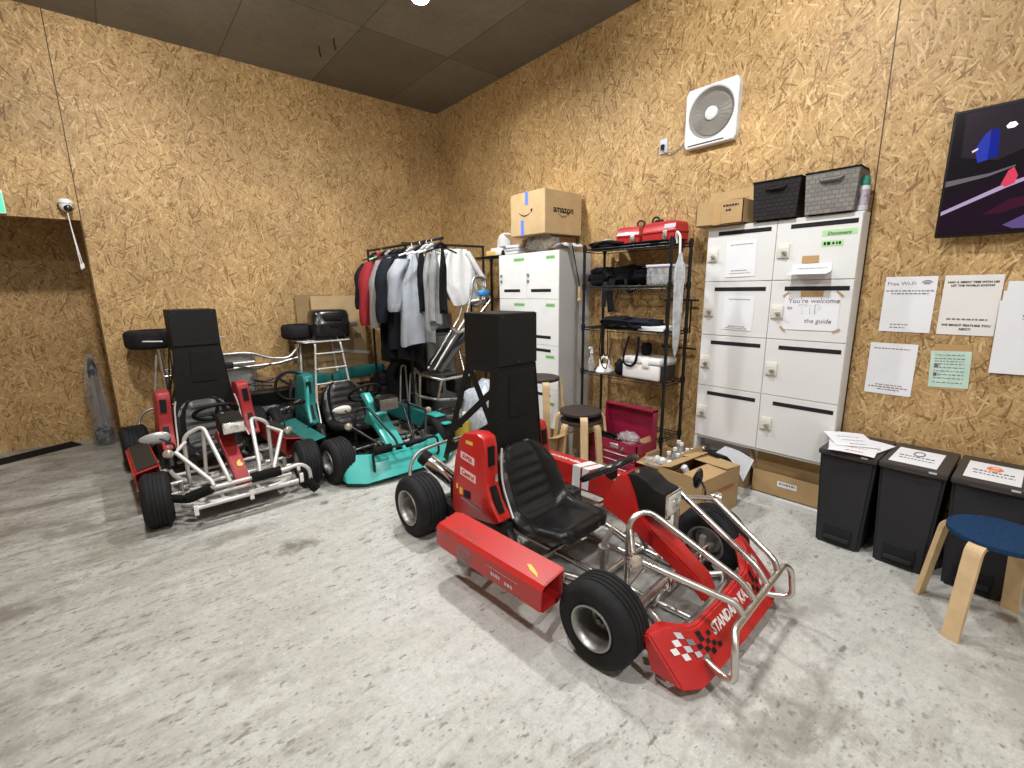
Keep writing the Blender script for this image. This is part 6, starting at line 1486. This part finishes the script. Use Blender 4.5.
    # things around the stools
    t = thing('cardboard_box', 'beige cardboard box with open flaps behind the tall stool legs', 'box', (2.59, 2.60, 0), .1); carton(t, (-.12, -.11, 0), (.12, .11, .33), flaps=(('-x', .09, 25), ('-y', .09, 15)))
    t = thing('paper_roll', 'white upright carton standing behind the stacked stools', 'carton', (3.02, 2.70, 0)); bm = BM(); b2(bm, (-.05, -.05, 0), (.05, .05, .40), .004); obj('carton_body', bm, 'paper', t); bm = BM(); b2(bm, (-.052, -.03, .25), (-.049, .03, .32)); obj('carton_print', bm, 'grey1', t, 0)
    bm = BM(); loft_blob(bm, (2.50, 2.27, .10), (.08, .09, .10), 19); tag(obj('plastic_bag', bm, 'cloth_white', None, 60), 'white plastic bag on the floor left of the stacked stools', 'bag')
    t = thing('yellow_tin', 'small yellow tin behind the stacked stools', 'tin', (3.05, 2.585, 0)); bm = BM(); lathe(bm, [(0, 0), (.035, 0), (.035, .30), (.03, .31), (0, .31)], (0, 0, 0), n=20); obj('tin_body', bm, 'yellowplas', t)

# ------------------------------------------------------------------ clothes rail and the jumble in the corner
R0, R1 = V((2.20, 4.95, 1.935)), V((2.20, 3.50, 1.935))
RD = V((0, -1, 0)); RN = V((-1, 0, 0))                    # along the rail towards the viewer; across it

def garment(name, label, s, m, top=-.085, bottom=-.95, depth=.20, thick=.05, sleeve=.60, sr=.055, cat='jacket', lean=0.0, hang='tubeblack', hood=False, seed=1):
    """a garment hung on a rail, seen mostly from its side: body, two sleeves, collar, hanger"""
    p = R0 + RD * s; t = thing(name, label, cat, p, 0, None); random.seed(seed)
    ph = [random.uniform(0, 6) for _ in range(6)]
    def at(a, w, z): return RD * a + RN * w + V((0, 0, z)) + RD * (lean * -z)
    bm = BM(); secs = []; n = 40; nz = 16
    for k in range(nz + 1):
        u = k / nz; z = top + (bottom - top) * u
        sh = min(1, .28 + 2.2 * u) if u < .35 else 1
        w = depth * sh * (1 + .10 * u); th = thick * (.55 + .45 * min(1, u * 5)) * (1 + .25 * u)
        ring = []
        for i in range(n):
            q = 2 * PI * i / n; f = 1 + (.16 + .12 * u) * u ** .5 * math.sin(6 * q + ph[0] + 1.5 * u) + .08 * math.sin(11 * q + ph[1] - 2 * u)
            ring.append(at(th * f * math.sin(q) + .012 * math.sin(5 * u + ph[2]), w * (1 + .05 * math.sin(3 * q + ph[3])) * math.cos(q), z + .02 * math.sin(q * 2 + ph[4]) * u))
        secs.append(ring)
    loft(bm, secs); obj('body', bm, m, t, 70)
    if sleeve:
        for sg in (1, -1):
            bm = BM(); secs = []; ns = 14
            for k in range(ns + 1):
                u = k / ns; c0 = at(0, sg * (depth * .72 + .06 * min(1, u * 3) + .05 * u), top - .05 - sleeve * u); r = sr * (.75 + .45 * math.sin(min(1, u * 1.6 + .25) * PI * .62)) * (1 - .28 * u)
                if u > .93: r *= .86
                ring = [c0 + RD * (r * 1.0 * (1 + .10 * math.sin(4 * q + ph[5] + 7 * u)) * math.sin(q)) + RN * (r * (1 + .08 * math.sin(3 * q + 11 * u)) * math.cos(q)) + V((0, 0, .014 * math.sin(9 * u + ph[1]))) for q in [2 * PI * i / 20 for i in range(20)]]
                secs.append(ring)
            loft(bm, secs); obj('sleeve', bm, m, t, 70)
    bm = BM(); tube(bm, [at(0, .07, top + .005), at(.012, .02, top + .05), at(0, -.05, top + .015)], .015, .05, 10); obj('collar', bm, m, t, 60)
    bm = BM(); tube(bm, [at(0, -.01, .014), at(0, .014, .002), at(0, .012, -.02), at(0, 0, -.03), at(0, 0, top)], .004, .02, 8); tube(bm, [at(0, .15, top - .03), at(0, 0, top + .02), at(0, -.15, top - .03)], .008, .05, 8); obj('hanger', bm, hang, t)
    return t

def build_corner():
    t = thing('clothes_rail', 'black clothes rail full of jackets and raincoats in the corner of the room', 'clothes rail', (2.20, 4.22, 0))
    z = 1.935
    bm = BM(); tube(bm, [(0, .80, z), (0, -.74, z)], .013, 0, 12); obj('top_rail', bm, 'tubeblack', t)
    bm = BM(); tube(bm, [(0, .0, z + .02), (.98, -.02, z + .03)], .012, 0, 12); obj('cross_rail', bm, 'tubeblack', t)
    for x, y in ((.0, .79), (.04, .0), (.97, -.02)):
        bm = BM(); tube(bm, [(x, y, 0), (x, y, z + .02)], .013, 0, 10); lathe(bm, [(0, 0), (.03, 0), (.03, .015), (.014, .03)], (x, y, 0), n=14); obj('upright', bm, 'tubeblack', t)
    G = garment
    G('jacket', 'dark navy jacket at the far left end of the clothes rail', .14, 'cloth_navy', bottom=-.66, depth=.14, thick=.06, sleeve=.50, sr=.07, seed=1)
    G('jacket', 'red jacket on the clothes rail', .30, 'cloth_red', bottom=-.70, depth=.17, thick=.065, sleeve=.66, sr=.075, seed=2, hang='label')
    G('jacket', 'grey jacket hanging right beside the red one on the clothes rail', .50, 'cloth_grey', bottom=-.70, depth=.15, thick=.05, sleeve=.66, sr=.066, seed=3)
    G('jacket', 'dark coat between the grey jacket and the pale raincoat on the clothes rail', .68, 'cloth_navy', bottom=-1.02, depth=.15, thick=.065, sleeve=.60, sr=.08, seed=4)
    G('raincoat', 'pale translucent grey raincoat with one sleeve forward on the clothes rail', .95, 'cloth_blue', bottom=-.94, depth=.165, thick=.085, sleeve=.50, sr=.07, seed=5, cat='raincoat', hang='whiteg')
    G('coat', 'thin black coat right of the pale raincoat on the clothes rail', 1.10, 'cloth_black', bottom=-.62, depth=.035, thick=.05, sleeve=0, sr=.045, seed=6, cat='coat', hang='whiteg')
    for k, (s, lb) in enumerate(((1.22, 'silvery folded raincoat right after the thin black coat'), (1.31, 'silvery folded raincoat, the second after the thin black coat'))):
        G('raincoat', lb, s, 'cloth_silver', bottom=-.78 + .06 * k, depth=.055, thick=.042, sleeve=0, seed=7 + k, cat='raincoat', hang='whiteg')
    G('coat', 'short black coat between the silvery raincoats and the white overall', 1.45, 'cloth_black', bottom=-.62, depth=.03, thick=.03, sleeve=0, sr=.035, seed=9, cat='coat')
    for k, (s, b, lb) in enumerate(((.40, -1.16, 'longest black coat, between the red and the grey jacket'), (.59, -1.12, 'long black coat behind the dark navy coat sleeve'), (.80, -1.10, 'long black coat behind the pale raincoat'))):
        G('coat', lb, s, 'cloth_black', bottom=b, depth=.13, thick=.06, sleeve=0, seed=20 + k, cat='coat')
    # white overall turned to face the room
    for s, m, lb, w, b, px_ in ((.90, 'cloth_grey', 'pale grey trousers hanging behind the white overall', .15, -.50, 2.72), (1.04, 'cloth_white', 'white overall spread facing the room at the right end of the clothes rail', .20, -.56, 2.81)):
        p = V((px_, 4.20 if s > 1 else 4.27, 1.955)); t1 = thing('overall', lb, 'clothes', p); random.seed(int(s * 50)); bm = BM(); secs = []
        A = V((1, -.25, 0)).normalized(); B = V((-A.y, A.x, 0)); B = -B if B.y > 0 else B
        for k in range(15):
            u = k / 14; z = -.03 + (b) * u; ww = w * (.62 + .38 * min(1, u * 3)) * (1 - .35 * max(0, u - .5)); off = .10 * u * u
            secs.append([A * (ww * math.cos(q) + off) + B * (.035 * (1 + .3 * math.sin(6 * q + 3 * u)) * math.sin(q) + .012 * math.sin(9 * math.cos(q) + 4 * u)) + V((0, 0, z + .03 * math.sin(q * 2) * u)) for q in [2 * PI * i / 40 for i in range(40)]])
        loft(bm, secs); obj('body', bm, m, t1, 70)
        for sg in (1, -1):
            bm = BM(); tube(bm, [A * (sg * w * .62) + V((0, 0, -.06)), A * (sg * (w * .95 + .03)) + B * .02 + V((0, 0, -.22)), A * (sg * (w + .10 if sg > 0 else w * .9)) + B * .03 + V((0, 0, -.34 if sg > 0 else -.5))], .052, .08, 14, flat=.7, r_end=.04); obj('sleeve', bm, m, t1, 70)
        bm = BM(); tube(bm, [V((0, 0, .012)), V((0, 0, -.03))], .004, 0, 6); tube(bm, [A * -.16 + V((0, 0, -.05)), V((0, 0, -.025)), A * .16 + V((0, 0, -.05))], .006, .03, 6); obj('hanger', bm, 'tubeblack', t1)
    # small black shelf behind with cap and box
    t1 = thing('wire_rack', 'black shelf behind the clothes rail, left of the smaller locker', 'shelf', (3.30, 4.08, 0)); wire_rack(t1, -.15, .15, -.25, .34, (.9, 1.40, 1.853), 1.90)
    t1 = thing('cap', 'white and grey peaked cap on the black shelf by the parcel box', 'cap', (3.30, 3.95, 1.941)); bm = BM(); lathe(bm, [(0, .155), (.04, .152), (.08, .125), (.098, .07), (.10, .0), (.094, 0), (0, .02)], (0, 0, 0), n=28); obj('crown', bm, 'cloth_white', t1); bm = BM(); lathe(bm, [(0, .01), (.10, .008), (.11, 0), (0, 0)], (.0, -.055, .0), n=24, sx=.8, sy=1.1); obj('peak', bm, 'cloth_grey', t1)
    t1 = thing('yellow_box', 'yellow and white packet under the cap on the black shelf', 'box', (3.26, 4.01, 1.859)); bm = BM(); b2(bm, (-.10, -.17, 0), (.10, .12, .05), .004); obj('packet_body', bm, 'paperwarm', t1); bm = BM(); b2(bm, (-.103, -.04, .008), (-.099, .11, .042)); obj('yellow_print', bm, 'yellow', t1, 0); bm = BM(); b2(bm, (-.07, -.13, .05), (.09, .08, .08), .004); obj('upper_packet', bm, 'white', t1)
    # cardboard sheets against the left wall
    for k, (x0, x1, z0, z1, y, m, lb) in enumerate(((1.53, 1.935, .37, 1.47, 5.505, 'carddark', 'taller brown cardboard sheet leaning on the left wall behind the luggage case'), (1.68, 2.29, .41, 1.455, 5.45, 'cardlight', 'pale flattened carton leaning on the left wall beside the clothes rail'))):
        t1 = thing('cardboard_sheet', lb, 'cardboard', ((x0 + x1) / 2, y, 0)); w = (x1 - x0) / 2; bm = BM()
        box(bm, (0, 0, (z0 + z1) / 2), (2 * w, .012, z1 - z0), (math.radians(-1.5), 0, 0)); obj('board', bm, m, t1, 0)
        if k == 1:
            bm = BM(); b2(bm, (.10, -.012, 1.10), (.20, -.0095, 1.14)); paper_marks(bm, basis((.2, -.0085, .98), (1, 0, 0), (0, 0, 1)), [(-.04, .04, 0, .06)]); obj('box_print', bm, 'greyink', t1, 0)
            bm = BM(); box(bm, (.1, -.013, .80), (.46, .003, .03), (0, .15, 0)); obj('white_tape', bm, 'paper', t1, 0)
    t1 = thing('cardboard_box', 'low brown box that the cardboard sheets stand on by the left wall', 'box', (1.87, 5.37, 0)); bm = BM(); b2(bm, (-.34, -.10, 0), (.42, .155, .365), .004); obj('box_body', bm, 'carddark', t1)
    # luggage case on the teal kart's rack
    t1 = thing('luggage_case', 'black hard luggage case on the silver rack behind the teal kart seat', 'case', (1.765, 5.19, .998), math.radians(-3)); bm = BM()
    def rr(k, z, d=.14, w=.205): return [(w * k * (abs(math.cos(q)) ** .45) * (1 if math.cos(q) > 0 else -1), d * k * (abs(math.sin(q)) ** .45) * (1 if math.sin(q) > 0 else -1), z) for q in [2 * PI * (i + .5) / 40 for i in range(40)]]
    loft(bm, [rr(.80, 0), rr(.93, .012), rr(1.0, .06), rr(1.02, .155)]); obj('lower_shell', bm, 'blackgloss', t1, 50)
    bm = BM(); loft(bm, [rr(1.035, .155), rr(1.035, .172), rr(1.0, .18), rr(.97, .26), rr(.90, .30), rr(.72, .315)]); obj('lid', bm, 'blackgloss', t1, 50)
    bm = BM(); b2(bm, (-.09, -.152, .19), (.11, -.120, .275), .02); b2(bm, (-.03, -.155, .13), (.05, -.14, .18), .006); obj('lock_panel', bm, 'black', t1)
    # stack of loose tyres in the dark corner
    for k in range(4):
        bm = BM(); R, w, Rr = .19, .07, .09
        lathe(bm, [(Rr, -w), (R * .85, -w), (R - .01, -w + .012), (R, -w + .03), (R, -.012), (R - .006, -.008), (R - .006, .008), (R, .012), (R, w - .03), (R - .01, w - .012), (R * .85, w), (Rr, w), (Rr, -w)], (0, 0, 0), n=36)
        tag(obj('loose_tyre', bm, 'tire', None, 40, loc=(2.35 + .012 * k, 5.07, .07 + .141 * k)), '%s tyre of the stack on the floor below the clothes' % ('lowest', 'second lowest', 'second highest', 'topmost')[k], 'tyre', 'stack of tyres')
    cloth_blob('dark_filler', 'black filler heap added to darken the floor under the hanging coats', 'heap', (2.46, 4.78, 0), (.22, .26, .36), 71)  # both heaps are added filler that makes the shaded corner dark
    cloth_blob('dark_filler', 'taller black filler heap added to darken the corner behind the grey drum', 'heap', (2.72, 5.15, 0), (.26, .26, .45), 72)
    # upright silver frame with a dark panel: a bare kart frame stood on end
    t1 = thing('kart_frame', 'bare silver kart frame stood on end beside the smaller locker', 'frame', (2.60, 4.10, 0)); bm = BM(); r = .016
    q = lambda x, y, z: V((x - 2.60, y - 4.10, z))
    tube(bm, [q(2.30, 4.30, .70), q(2.285, 4.15, .655), q(2.417, 3.95, .61), q(2.80, 3.95, .62), q(2.93, 4.10, .73), q(2.93, 4.30, .78)], r, .04)
    tube(bm, [q(2.27, 4.30, .44), q(2.268, 4.15, .427), q(2.36, 3.95, .412), q(2.60, 3.95, .385), q(2.85, 3.97, .37), q(2.92, 4.10, .40)], r, .04)
    for a, b in ((q(2.417, 3.95, .61), q(2.36, 3.95, .412)), (q(2.285, 4.15, .655), q(2.268, 4.15, .427)), (q(2.93, 4.10, .73), q(2.92, 4.10, .0)), (q(2.268, 4.15, .43), q(2.268, 4.16, .0)), (q(2.30, 4.30, .70), q(2.28, 4.30, .0)), (q(2.72, 3.97, .62), q(2.74, 4.10, .86)), (q(2.80, 3.95, .62), q(2.84, 3.95, .38))): tube(bm, [a, b], r * .9, 0)
    for dy in (0, .12): tube(bm, [q(2.40, 4.06 + dy, .70), q(2.68, 4.08 + dy, 1.03), q(2.82, 4.08 + dy, 1.20), q(2.90, 4.08 + dy, 1.42), q(2.93, 4.08 + dy, 1.60), q(2.98, 4.08 + dy, 1.645), q(3.09, 4.06 + dy * .3, 1.62), q(3.06, 4.04 + dy * .3, 1.37), q(2.92, 4.02 + dy * .3, 1.33)], r, .05)
    tube(bm, [q(2.93, 4.02, 1.60), q(3.02, 3.98, 1.52), q(3.10, 3.98, 1.40), q(2.95, 4.0, 1.25)], r * .8, .04); tube(bm, [q(2.62, 4.04, 1.12), q(2.70, 4.04, 1.06), q(2.80, 4.04, 1.10)], r * 1.3, .04); tube(bm, [q(2.90, 4.08, 1.38), q(2.98, 4.02, 1.40), q(3.06, 4.02, 1.36)], r * .8, .03)
    obj('tubes', bm, 'tube', t1, 60)
    bm = BM(); bar(bm, q(2.44, 4.12, .70), q(2.80, 4.14, 1.06), .20, .012, (-.55, -.5, .45)); obj('floor_pan', bm, 'darkpanel', t1, 0)
    bm = BM(); prism(bm, [(2.30 - 2.60, 4.14 - 4.10), (2.425 - 2.60, 3.97 - 4.10), (2.62 - 2.60, 3.97 - 4.10), (2.66 - 2.60, 4.2 - 4.10), (2.40 - 2.60, 4.3 - 4.10)], .64, .66, 'xy', .005); obj('front_plate', bm, 'darkpanel', t1, 0)
    bm = BM(); b2(bm, tuple(q(2.36, 4.05, .44)), tuple(q(2.50, 4.18, .60)), .02); obj('gearbox', bm, 'engine', t1); bm = BM(); b2(bm, tuple(q(2.62, 4.02, .42)), tuple(q(2.84, 4.22, .60)), .03); obj('engine_block', bm, 'engine', t1)
    cloth_blob('blue_item', 'blue plastic wrapped item caught in the top of the upright kart frame', 'item', (3.00, 3.98, 1.43), (.075, .03, .035), 51, 'blueplas')
    t1 = thing('metal_drum', 'grey metal drum with a dark band below the white overall', 'drum', (2.90, 4.72, 0)); bm = BM(); lathe(bm, [(0, 0), (.17, 0), (.175, .01), (.17, .5), (.175, .51), (.175, .53), (.17, .54), (.165, .98), (.15, 1.0), (0, 1.0)], (0, 0, 0), n=32); obj('drum_body', bm, 'steelgrey', t1)
    bm = BM(); lathe(bm, [(.1665, 1.0), (.14, 1.0), (.14, 1.22), (.12, 1.24), (0, 1.24)], (0, 0, 0), n=28); obj('drum_top', bm, 'grey2', t1); bm = BM(); lathe(bm, [(.142, 1.02), (.145, 1.03), (.145, 1.06), (.142, 1.07)], (0, 0, 0), n=28); obj('dark_band', bm, 'black', t1)
    for k, (x, y, h, lb) in enumerate(((2.28, 4.45, .70, 'bent silver bumper tube leaning in the corner, the taller of the pair'), (2.34, 4.36, .62, 'bent silver bumper tube leaning in the corner, the shorter of the pair'))):
        bm = BM(); tube(bm, [(x - .10, y + .02, .02), (x, y + .1, h), (x + .06, y + .12, h), (x + .02, y + .0, .02)], .011, .06, 10); tag(obj('bumper_tube', bm, 'tubedull', None, 60), lb, 'tube', 'loose bumper tubes')
    t1 = thing('steering_hub', 'round chrome lamp hanging in front of the dark coats', 'lamp', (2.42, 4.42, .98)); bm = BM(); lathe(bm, [(0, -.05), (.035, -.04), (.05, 0), (.052, .012), (.044, .014), (.03, -.0), (0, -.004)], (0, 0, 0), (-.4, -.85, .2), 24); obj('lamp_shell', bm, 'chrome', t1); bm = BM(); tube(bm, [(.02, .03, 0), (.06, .08, -.2), (.08, .1, -.98)], .010, .05, 8); obj('lamp_stalk', bm, 'tubeblack', t1)
    # oddments on the floor by the teal kart
    t1 = thing('oil_jug', 'yellow and white plastic jug beside the teal kart', 'jug', (2.30, 3.86, .0)); bm = BM(); b2(bm, (-.06, -.08, 0), (.06, .08, .26), .02); obj('jug_body', bm, 'yellowplas', t1); bm = BM(); b2(bm, (-.062, -.05, .18), (.0, .082, .30), .015); cyl(bm, (0, 0, .26), (0, 0, .34), .025); obj('jug_top', bm, 'white', t1)
    t1 = thing('bucket', 'yellow bucket filled with cans and bottles near the clear bag', 'bucket', (2.52, 3.80, 0)); bm = BM(); lathe(bm, [(0, 0), (.085, 0), (.11, .2), (.115, .2), (.112, .195), (.09, .01), (0, .01)], (0, 0, 0), n=28); obj('bucket_body', bm, 'yellowplas', t1); bm = BM(); tube(bm, ring_pts((0, 0, .2), .113, (0, 0, 1), 28), .006, 0, 6, closed=True); obj('rim', bm, 'yellowplas', t1)
    random.seed(8)
    for k in range(6):
        a = k * 1.05; x, y = 2.52 + .055 * math.cos(a), 3.80 + .055 * math.sin(a)
        bm = BM(); lathe(bm, [(0, 0), (.026, 0), (.028, .01), (.028, .12), (.02, .14), (0, .14)], (0, 0, 0), n=14); tag(obj('drink_can', bm, ('chrome', 'grey2', 'white')[k % 3], None, 40, loc=(x, y, .13 + .01 * (k % 3))), 'small can or bottle sticking out of the yellow bucket', 'can', 'cans in the yellow bucket')
    bm = BM(); loft_blob(bm, (2.76, 3.70, .29), (.19, .19, .29), 61); tag(obj('plastic_bag', bm, 'film', None, 60), 'big clear bag of plastic bottles on the floor behind the red kart', 'bag')
    random.seed(15)
    for k in range(10):
        a = k * 2.4; rr_ = .09 * math.sqrt((k % 5) / 5 + .1); z = .05 + .09 * (k // 3)
        bm = BM(); lathe(bm, [(0, 0), (.032, 0), (.034, .01), (.034, .13), (.013, .17), (.013, .19), (0, .19)], (0, 0, 0), n=14)
        tag(obj('plastic_bottle', bm, ('clear', 'white', 'grey1')[k % 3], None, 40, loc=(2.78 + rr_ * math.cos(a), 3.70 + rr_ * math.sin(a), z), rot=(random.uniform(.6, 1.5), 0, a)), 'empty bottle inside the big clear bag', 'bottle', 'bottles in the clear bag')
    bm = BM(); loft_blob(bm, (2.90, 3.50, .12), (.13, .14, .13), 63); tag(obj('plastic_bag', bm, 'cloth_white', None, 60), 'white lower bag on the floor beside the big clear bag', 'bag')
    t1 = thing('wheel_arch_cover', 'black curved fender lying behind the teal kart', 'fender', (2.28, 3.70, 0)); bm = BM()
    secs = []
    for k in range(13):
        q = PI * (.12 + .70 * k / 12); secs.append([(w, -.22 * math.cos(q), .24 * math.sin(q) + .14 + dz) for w, dz in ((-.07, 0), (.07, 0), (.07, .008), (-.07, .008))])
    loft(bm, secs); obj('fender_shell', bm, 'blackgloss', t1, 40); bm = BM(); cyl(bm, (0, 0, 0), (0, -.0, .38), .012); obj('fender_stay', bm, 'tubeblack', t1)
# ------------------------------------------------------------------ build all
setup_materials()
LW = (90, 52, 58, 41, 58)
build_room(); build_wall_things(); build_lights()
kart_red(); kart_old(); kart_teal(); stored_kart()
build_locker(); build_small_locker(); build_shelf(); build_front(); build_corner()
build_camera()
w = bpy.data.worlds.new('world'); S.world = w; w.use_nodes = True
w.node_tree.nodes['Background'].inputs['Color'].default_value = (1, .95, .88, 1); w.node_tree.nodes['Background'].inputs['Strength'].default_value = .0
vs = S.view_settings; vs.view_transform = 'Standard'; vs.look = 'None'; vs.exposure = 0.0; vs.gamma = 1.0; vs.use_curve_mapping = False
S.cycles.use_denoising = True; S.cycles.max_bounces = 8; S.cycles.transparent_max_bounces = 16
